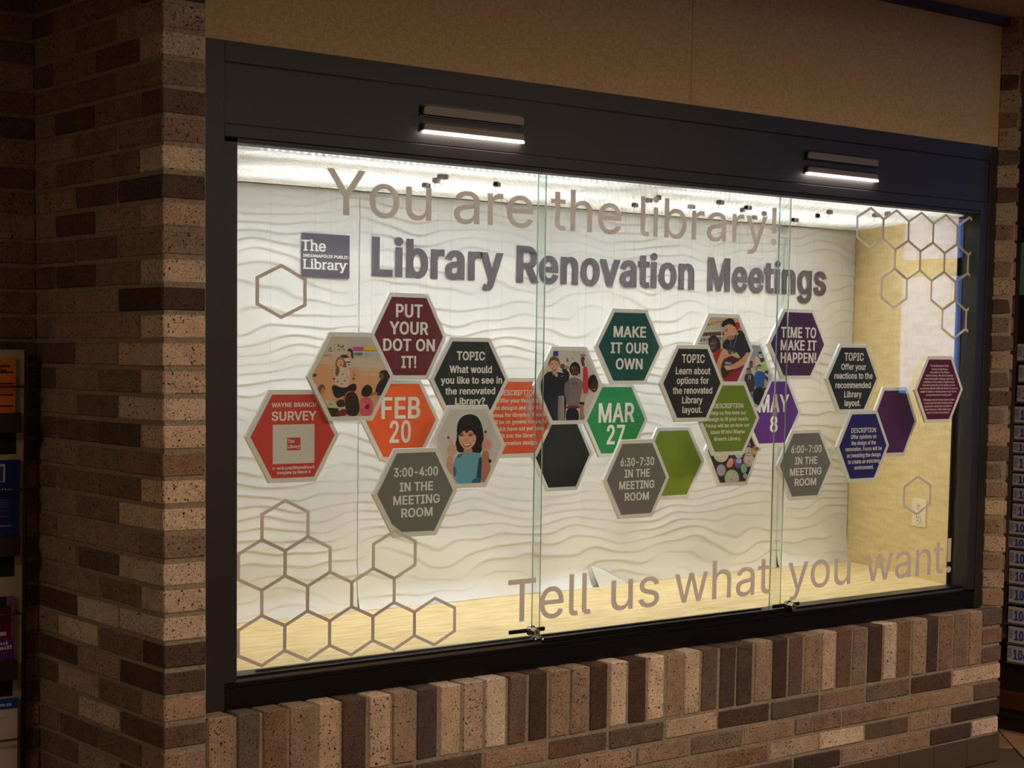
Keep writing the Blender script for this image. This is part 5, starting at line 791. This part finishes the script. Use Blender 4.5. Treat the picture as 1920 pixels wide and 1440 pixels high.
HS('maroon',1760,730,91,125,G-.0135,(98,26,40),'maroon hexagon notice with tiny paragraph text on the right pane',[(t_,1700+a/9.6,1700+b/9.6,650+(y_+15)/9.6,650+(y_-17)/9.6) for t_,(a,b),y_ in zip(mt,mx,my)],bold=10,hang=False)
# ------------------------------------------------------------------ vinyl lettering
def letters(words,Y,zb,zt,bold,m,label,mirror=None):
    """words: (text,px left,px right,py) ; every letter is a part"""
    first=on(words[0][1],words[0][3],y=Y); root=empty('vinyl_lettering',(first.x,Y,zb),label,'lettering')
    for tx,l,r,py in words:
        x0=on(l,py,y=Y).x; x1=on(r,py,y=Y).x; lo,hi=inkbox(tx,bold); s=(x1-x0)/(hi-lo); sz=(zt-zb)/CAP; x=0
        for c in tx:
            a,V,T=glyph(c,bold); mb=MB(); mb.add([(x0+(x+v[0]-lo)*s,Y,zb+v[1]*sz) for v in V],T); mb.obj('letter',m,root); x+=a+bold*.9
    return root
YV=G-.0036
letters([('You',612,809,370),('are',851,1000,400),('the',1032.5,1165,410),('library!',1201,1457,420)],YV,1.8645,1.984,4,M_VINYL,'large taupe letters You are the library! along the top glass')
letters([('Tell',952.5,1108,1130),('us',1146,1236,1115),('what',1265,1444,1100),('you',1477.5,1594.6,1080),('want!',1623,1783,1065)],YV,.7125,.838,4,M_VINYL,'large taupe letters Tell us what you want! along the bottom glass')
YT=YB-.0056
zb=on(697,514.5,y=YT).z; zt=on(697,446,y=YT).z
letters([('Library',697.5,944,500),('Renovation',968.5,1302,520),('Meetings',1326.6,1549.5,540)],YT,zb,zt,36,M_DARKPRINT,'dark grey heading Library Renovation Meetings on the wave paper')
a=on(565,522,y=YT); b=on(655.5,438.5,y=YT); za=on(565,518.5,y=YT).z; zc=on(610,439,y=YT).z
lg=empty('logo_panel',((a.x+b.x)/2,YT,(za+zc)/2),'square slate logo panel reading The Indianapolis Public Library','sign')
MB().box(a.x,b.x,YT-.0008,YT,za,zc).obj('panel',M_LOGO,lg)
t=MB(); f=lambda v:za+(zc-za)*v; gx=lambda v:a.x+(b.x-a.x)*v
text_into(t,'The',gx(-.005),gx(.50),f(.60),f(.84),YT-.0012,22,slab=True); text_into(t,'INDIANAPOLIS PUBLIC',gx(.03),gx(.975),f(.455),f(.52),YT-.0012,34); text_into(t,'Library',gx(.02),gx(.96),f(.185),f(.405),YT-.0012,22,slab=True)
t.obj('lettering',M_LETTER,lg)
# honeycomb outlines on the glass
HX=[0]
def hexring(root,cx,cz,w,h,t=.0088,clipx=9):
    o=[(0,.5),(-.5,.25),(-.5,-.25),(0,-.5),(.5,-.25),(.5,.25)]
    ko=1+t/h*1.15; ki=1-t/h*1.15
    mb=MB(); HX[0]+=1
    for i in range(6):
        a,b=o[i],o[(i+1)%6]
        Q=[(cx+a[0]*w*ko,cz+a[1]*h*ko),(cx+b[0]*w*ko,cz+b[1]*h*ko),(cx+b[0]*w*ki,cz+b[1]*h*ki),(cx+a[0]*w*ki,cz+a[1]*h*ki)]
        if clipx<9: Q=clip_poly(Q,[(-9,-9),(clipx,-9),(clipx,9),(-9,9)])
        if len(Q)>2: mb.add([(x,YV-.00002*HX[0],z) for x,z in Q],[list(range(len(Q)))])
    if mb.v: mb.obj('hexagon_outline',M_VINYL,root)
def lattice(label,x0,z0,w,h,cells,clipx=9):
    root=empty('honeycomb_decal',(x0,YV,z0),label,'glass decal')
    for r,c in cells: hexring(root,x0+w*(c+.5*(r%2)),z0+r*.75*h,w,h,clipx=clipx)
q=lambda px,py:on(px,py,y=YV)
xa=[q(p,1180).x for p in (446.5,536.5,619.5,700,777.5,852)]; w1=(xa[5]-xa[0])/5
zt_=q(493,1154).z; zb_=q(493,1248).z; zr=q(779-200,1141).z
h1=zt_-zb_; z1=(zt_+zb_)/2
print('LATT',w1,h1,[round(b-a,4) for a,b in zip(xa,xa[1:])],'row3 top',q(536,933).z,'pred',z1+3*.75*h1+h1/2)
lattice('taupe honeycomb outline decal at the lower left of the glass',xa[0]+w1/2,z1,w1,h1,[(0,0),(0,1),(0,2),(0,3),(0,4),(1,0),(1,1),(1,2),(2,0),(2,1),(2,3),(3,0)])
xb=[q(p,430).x for p in (1607,1655,1703,1750,1795)]; w2=(xb[4]-xb[0])/4; zt2=q(1631.5,390).z; zb2=q(1630,466).z; h2=zt2-zb2
zd=q(1790,634).z
h2=(zt2-zd)/3.25
print('LATT2',w2,h2,zt2-zb2,[round(b-a,4) for a,b in zip(xb,xb[1:])])
root=empty('honeycomb_decal',(xb[0],YV,zt2),'taupe honeycomb outline decal at the upper right of the glass','glass decal')
for r,c in [(0,0),(0,1),(0,2),(0,3),(0,4),(1,1),(1,2),(1,3),(1,4),(2,1),(2,3),(2,4),(3,3),(3,4)]:
    hexring(root,xb[0]+w2*(c+.5)+(w2*.5 if r%2 else 0),zt2-h2/2-r*.75*h2,w2,h2,clipx=GR-.004)
for lab,l,r,t_,b_2 in (('single taupe hexagon outline left of the PUT YOUR DOT sign',482,571.5,498,595),('single taupe hexagon outline in front of the wall outlet',1695,1744,894,964)):
    a=q(l,(t_+b_2)/2); b=q(r,(t_+b_2)/2); zt3=q((l+r)/2,t_).z; zb3=q((l+r)/2,b_2).z
    root=empty('hexagon_decal',((a.x+b.x)/2,YV,zb3),lab,'glass decal'); hexring(root,(a.x+b.x)/2,(zt3+zb3)/2,b.x-a.x,zt3-zb3)
# ------------------------------------------------------------------ brochure rack at the left
M_RACK=mat('cream_rack_panel',(176,166,140),.7); M_LIP=mat('dark_brown_shelf_lip',(44,28,22),.6); M_POCKET_SHADE=mat('black_pocket_shade',(20,14,12),.9); M_WIRE=mat('bronze_wire',(92,64,42),.35,.7); M_SIDE=mat('brown_side_panel',(104,90,68),.7)
XR=on(46,656,y=.665).x
yb_=on(38.5,1440,x=XR).y; zb_=on(38.5,1440,x=XR).z
print('rack',XR,'bottom front y',yb_,zb_)
def ry(z,off=0): 
    t=(1.50-z)/(1.50-zb_); return .665+(yb_-.665)*t-off
def rackpt(px,py,off=0):
    d=ray(px,py); lo,hi=2.,9.
    for _ in range(40):
        m=(lo+hi)/2; p=CAMP+d*m
        if p.y<ry(p.z,off): lo=m
        else: hi=m
    return CAMP+d*lo
ZR=rackpt(45,656).z; XL=XR-.62
rk=empty('brochure_rack',((XR+XL)/2,.66,0),'tall cream literature rack with dark shelf lips at the left brick wall','rack')
def slab(name,m,px0,px1,py0,py1,o0,o1,parent=rk,xl=None,col=None,z_=None):
    a=rackpt(px1,py1,o1); b=rackpt(px1,py0,o1); x1=a.x; x0=XL if xl is None else xl; z0,z1=(a.z,b.z) if z_ is None else z_
    v=[(x,ry(z,o),z) for x in (x0,x1) for o in (o0,o1) for z in (z0,z1)]
    mb=MB(); mb.add(v,[(0,1,3,2),(4,6,7,5),(0,4,5,1),(2,3,7,6),(0,2,6,4),(1,5,7,3)],0,col); return mb.obj(name,m,parent)
v=[(x,y,z) for x in (XL,XR) for y,z in ((ry(ZR),ZR),(ry(.02),.02),(DEP-.006,.02),(DEP-.006,ZR))]
MB().add(v,[(0,1,2,3),(7,6,5,4),(0,4,5,1),(1,5,6,2),(2,6,7,3),(3,7,4,0)]).obj('rack_body',M_RACK,rk)
v=[(x,y,z) for x in (XR+.0005,XR+.012) for y,z in ((ry(ZR)+.006,ZR),(ry(.0)+.006,.0),(DEP-.003,.0),(DEP-.003,ZR))]
MB().add(v,[(0,1,2,3),(7,6,5,4),(0,4,5,1),(1,5,6,2),(2,6,7,3),(3,7,4,0)]).obj('side_panel',M_SIDE,rk)
for y0,y1,px in ((774,811,41),(1005,1042,38),(1238,1274,33)): slab('shelf_lip',M_LIP,0,px,y0,y1,0,.03)
for y0,y1,px in ((811,851,30),(1042,1080,27),(1274,1304,23)): slab('pocket_shade',M_POCKET_SHADE,0,px,y0,y1,-.001,.0015)  # flat black sheets paint the shade of the open pockets
for y in (725,919,1150,1385):
    q_=rackpt(44 if y<1000 else 38,y,.03); MB().cyl((XL,q_.y,q_.z),(q_.x,q_.y,q_.z),.003,8).cyl((q_.x,q_.y,q_.z),(q_.x+.003,q_.y+.03,q_.z),.003,8).obj('retaining_bar',M_WIRE,rk)
def brochure(name,label,cat,px,py0,py1,col,W_,extra):
    q_=rackpt(px,(py0+py1)/2,.012); x0=q_.x-W_
    root=empty(name,(q_.x-W_/2,q_.y,rackpt(px,py1,.012).z),label,cat)
    z0=rackpt(px,py1,.012).z; z1=rackpt(px,py0,.012).z
    v=[(x,ry(z,o),z) for x in (x0,q_.x) for o in (.004,.011) for z in (z0,z1)]
    MB().add(v,[(0,1,3,2),(4,6,7,5),(0,4,5,1),(2,3,7,6),(0,2,6,4),(1,5,7,3)],0,col).obj('paper_stack',M_PRINT,root)
    def strip(pa,pb,c,xa=0,xb=1,o=.0118):
        za,zb2=rackpt(px,pb,.012).z,rackpt(px,pa,.012).z; xx0=x0+(q_.x-x0)*xa; xx1=x0+(q_.x-x0)*xb
        mb=MB(); mb.add([(xx0,ry(za,o),za),(xx1,ry(za,o),za),(xx1,ry(zb2,o),zb2),(xx0,ry(zb2,o),zb2)],[(0,1,2,3)],0,c); mb.obj('print_block',M_PRINT,root)
    def txt(s,pa,pb,xa,xb,c,b=20,o=.0122):
        za=rackpt(px,pb,.012).z; zb2=rackpt(px,pa,.012).z; mb=MB(); text_into(mb,s,x0+(q_.x-x0)*xa,x0+(q_.x-x0)*xb,za,zb2,0,b,0,c,axis=lambda x,z:(x,ry(z,o),z)); mb.obj('lettering',M_PRINT,root)
    extra(strip,txt); return root
INK=(52,24,14)
def ex1(st,tx):
    tx('2020',675,680,.62,.80,INK,26); tx('Book Sale',683,689,.45,.93,INK,30); tx('Schedule',691,697,.48,.88,INK,30)
    for y in (697,718,739,760): st(y,y+2.6,(40,18,14),.02,.97)
brochure('flyer','orange book sale schedule flyer, topmost in the left rack','flyer',29.5,670.5,774,(224,118,42),.22,ex1)
def ex2(st,tx):
    st(869,903,(190,196,214),.2,.82); st(872.5,902,(30,42,110),.215,.80); st(893,902,(205,200,205),.3,.66)
    tx('the',907,914,.60,.74,(214,214,220),28); tx('Indianapolis',915,919,.2,.9,(214,214,220),20)
    for y in (936,940,944,948,956,966): st(y,y+.9,(120,124,170),.1,.86)
    st(984,985.5,(190,190,210),.1,.9); st(998,999,(110,114,160),.1,.8)
brochure('brochure','navy blue brochure with pale computer drawing in the left rack','brochure',37,862,1005,(28,40,112),.24,ex2)
def ex3(st,tx):
    st(1118,1195,(128,84,110),0,1); st(1135,1195,(92,20,30),0,.96,.0119); st(1118,1140,(30,20,24),.5,.9,.0121); st(1160,1180,(190,120,80),.2,.62,.0122); st(1183,1190,(200,196,206),.1,.9,.0122)
    tx('and',1201,1207,.72,.92,(236,226,236),30); tx('read!',1209,1216,.70,.97,(236,226,236),30)
    for y in (1222,1234): st(y,y+.8,(140,100,160),.2,.9)
brochure('magazine','purple magazine ending in the word read! in the left rack','magazine',26.5,1118,1239,(96,36,120),.23,ex3)
def ex4(st,tx):
    st(1307,1327,(44,74,168),0,1); tx('usa',1315,1321,.7,.92,(220,226,240),20); st(1342,1343,(150,130,130),.3,.9); st(1375,1376,(160,140,140),.2,.8)
brochure('form_pad','white form with blue header strip, lowest in the left rack','form',33,1307,1440,(226,206,200),.24,ex4)
# ------------------------------------------------------------------ tax form rack at the right
XF=3.93
fr=empty('form_rack',(XF+.2,-.1,0),'dark wooden form rack standing beyond the right end of the wall','rack')
M_DWOOD=mat('dark_red_brown_wood',(78,38,22),.45); M_DW2=mat('deep_brown_wood',(44,24,16),.6)
YN,YF=.03,.34
MB().box(XF+.03,XF+.42,YN,YF+.12,.06,.33).obj('cabinet_base',M_DW2,fr,bevel=.004)
MB().box(XF+.0,XF+.44,YN-.01,YF+.13,.10,.17).obj('base_moulding',M_DWOOD,fr,bevel=.006)
MB().box(XF+.06,XF+.40,YN+.02,YF+.10,.0,.06).obj('plinth',M_DW2,fr)
MB().box(XF+.30,XF+.34,YN,YF+.12,.33,2.05).obj('rack_back',M_DW2,fr)
YE=on(1885,1000,x=XF).y; YE0=YE
ords=['lowest','second from the bottom','third from the bottom','fourth from the bottom','fifth from the bottom','sixth from the bottom','seventh from the bottom','eighth from the bottom','ninth from the bottom','tenth from the bottom','eleventh from the bottom','twelfth from the bottom','thirteenth from the bottom','fourteenth from the bottom','fifteenth from the bottom','sixteenth from the bottom','seventeenth from the bottom','topmost']
TY=[1210,1174,1137,1098.5,1065,1031,1006,976,943,914,887,853,828,797,762,722,684,645]
M_SHELF=mat('clear_grey_tray',(110,100,92),.3,.2)
for i,ty in enumerate(TY):
    hpx=31 if i==0 else min(31,TY[i-1]-ty-5)
    ey=on(1889+(ty<1000)*2+rb.uniform(-2,3)+max(0,(1050-ty))*.044,ty,x=XF).y
    zt_=on(1895,ty,x=XF).z; z0=on(1895,ty+hpx,x=XF).z; yn=ey-.25
    tone=rb.uniform(-8,6); c=(196+tone,184+tone,188+tone)
    root=empty('form_stack',(XF+.1,(ey+yn)/2,z0),'white tax form stack on the right rack, '+ords[i],'form stack','tax form stacks in the right rack')
    mb=MB(); mb.box(XF,XF+.23,yn,ey,z0,zt_,0,c); mb.obj('paper_stack',M_PRINT,root,bevel=.0015)
    for zz in (.25,.55,.8): MB().box(XF-.0006,XF+.0,yn+.002,ey-.002,z0+(zt_-z0)*zz,z0+(zt_-z0)*zz+.0006,0,(150,140,146)).obj('page_edge',M_PRINT,root)
    lg_=MB(); zz=zt_-z0
    for r_ in range(3): text_into(lg_,('DOR','IRS','ART')[r_],0,.018,z0+zz*(.68-.2*r_),z0+zz*(.68-.2*r_)+zz*.15,0,30,0,(120,120,140),axis=lambda x,z:(XF-.001,ey-.005-x,z))
    lg_.obj('grey_logo_block',M_PRINT,root)
    bl=MB(); text_into(bl,'1040',0,.085,z0+zz*.22,z0+zz*.78,0,34,0,(34,70,160),axis=lambda x,z:(XF-.0012,ey-.030-x,z)); bl.obj('blue_numerals',M_PRINT,root)
    MB().box(XF-.004,XF+.3,yn-.01,ey+.006,z0-.005,z0-.0015).obj('shelf_tray',M_SHELF,fr)
ey=on(1913,505,x=XF).y
tb=empty('teal_booklet',(XF+.05,ey-.06,on(1915,553,x=XF).z),'teal booklet high in the right rack','booklet')
zb2=on(1915,553,x=XF).z; zt2_=on(1915,455,x=XF).z
MB().box(XF,XF+.01,ey-.13,ey,zb2,zt2_,0,(92,150,136)).obj('cover',M_PRINT,tb)
MB().box(XF-.001,XF,ey-.07,ey-.02,zb2+.08,zb2+.11,0,(20,26,30)).obj('print_block',M_PRINT,tb)
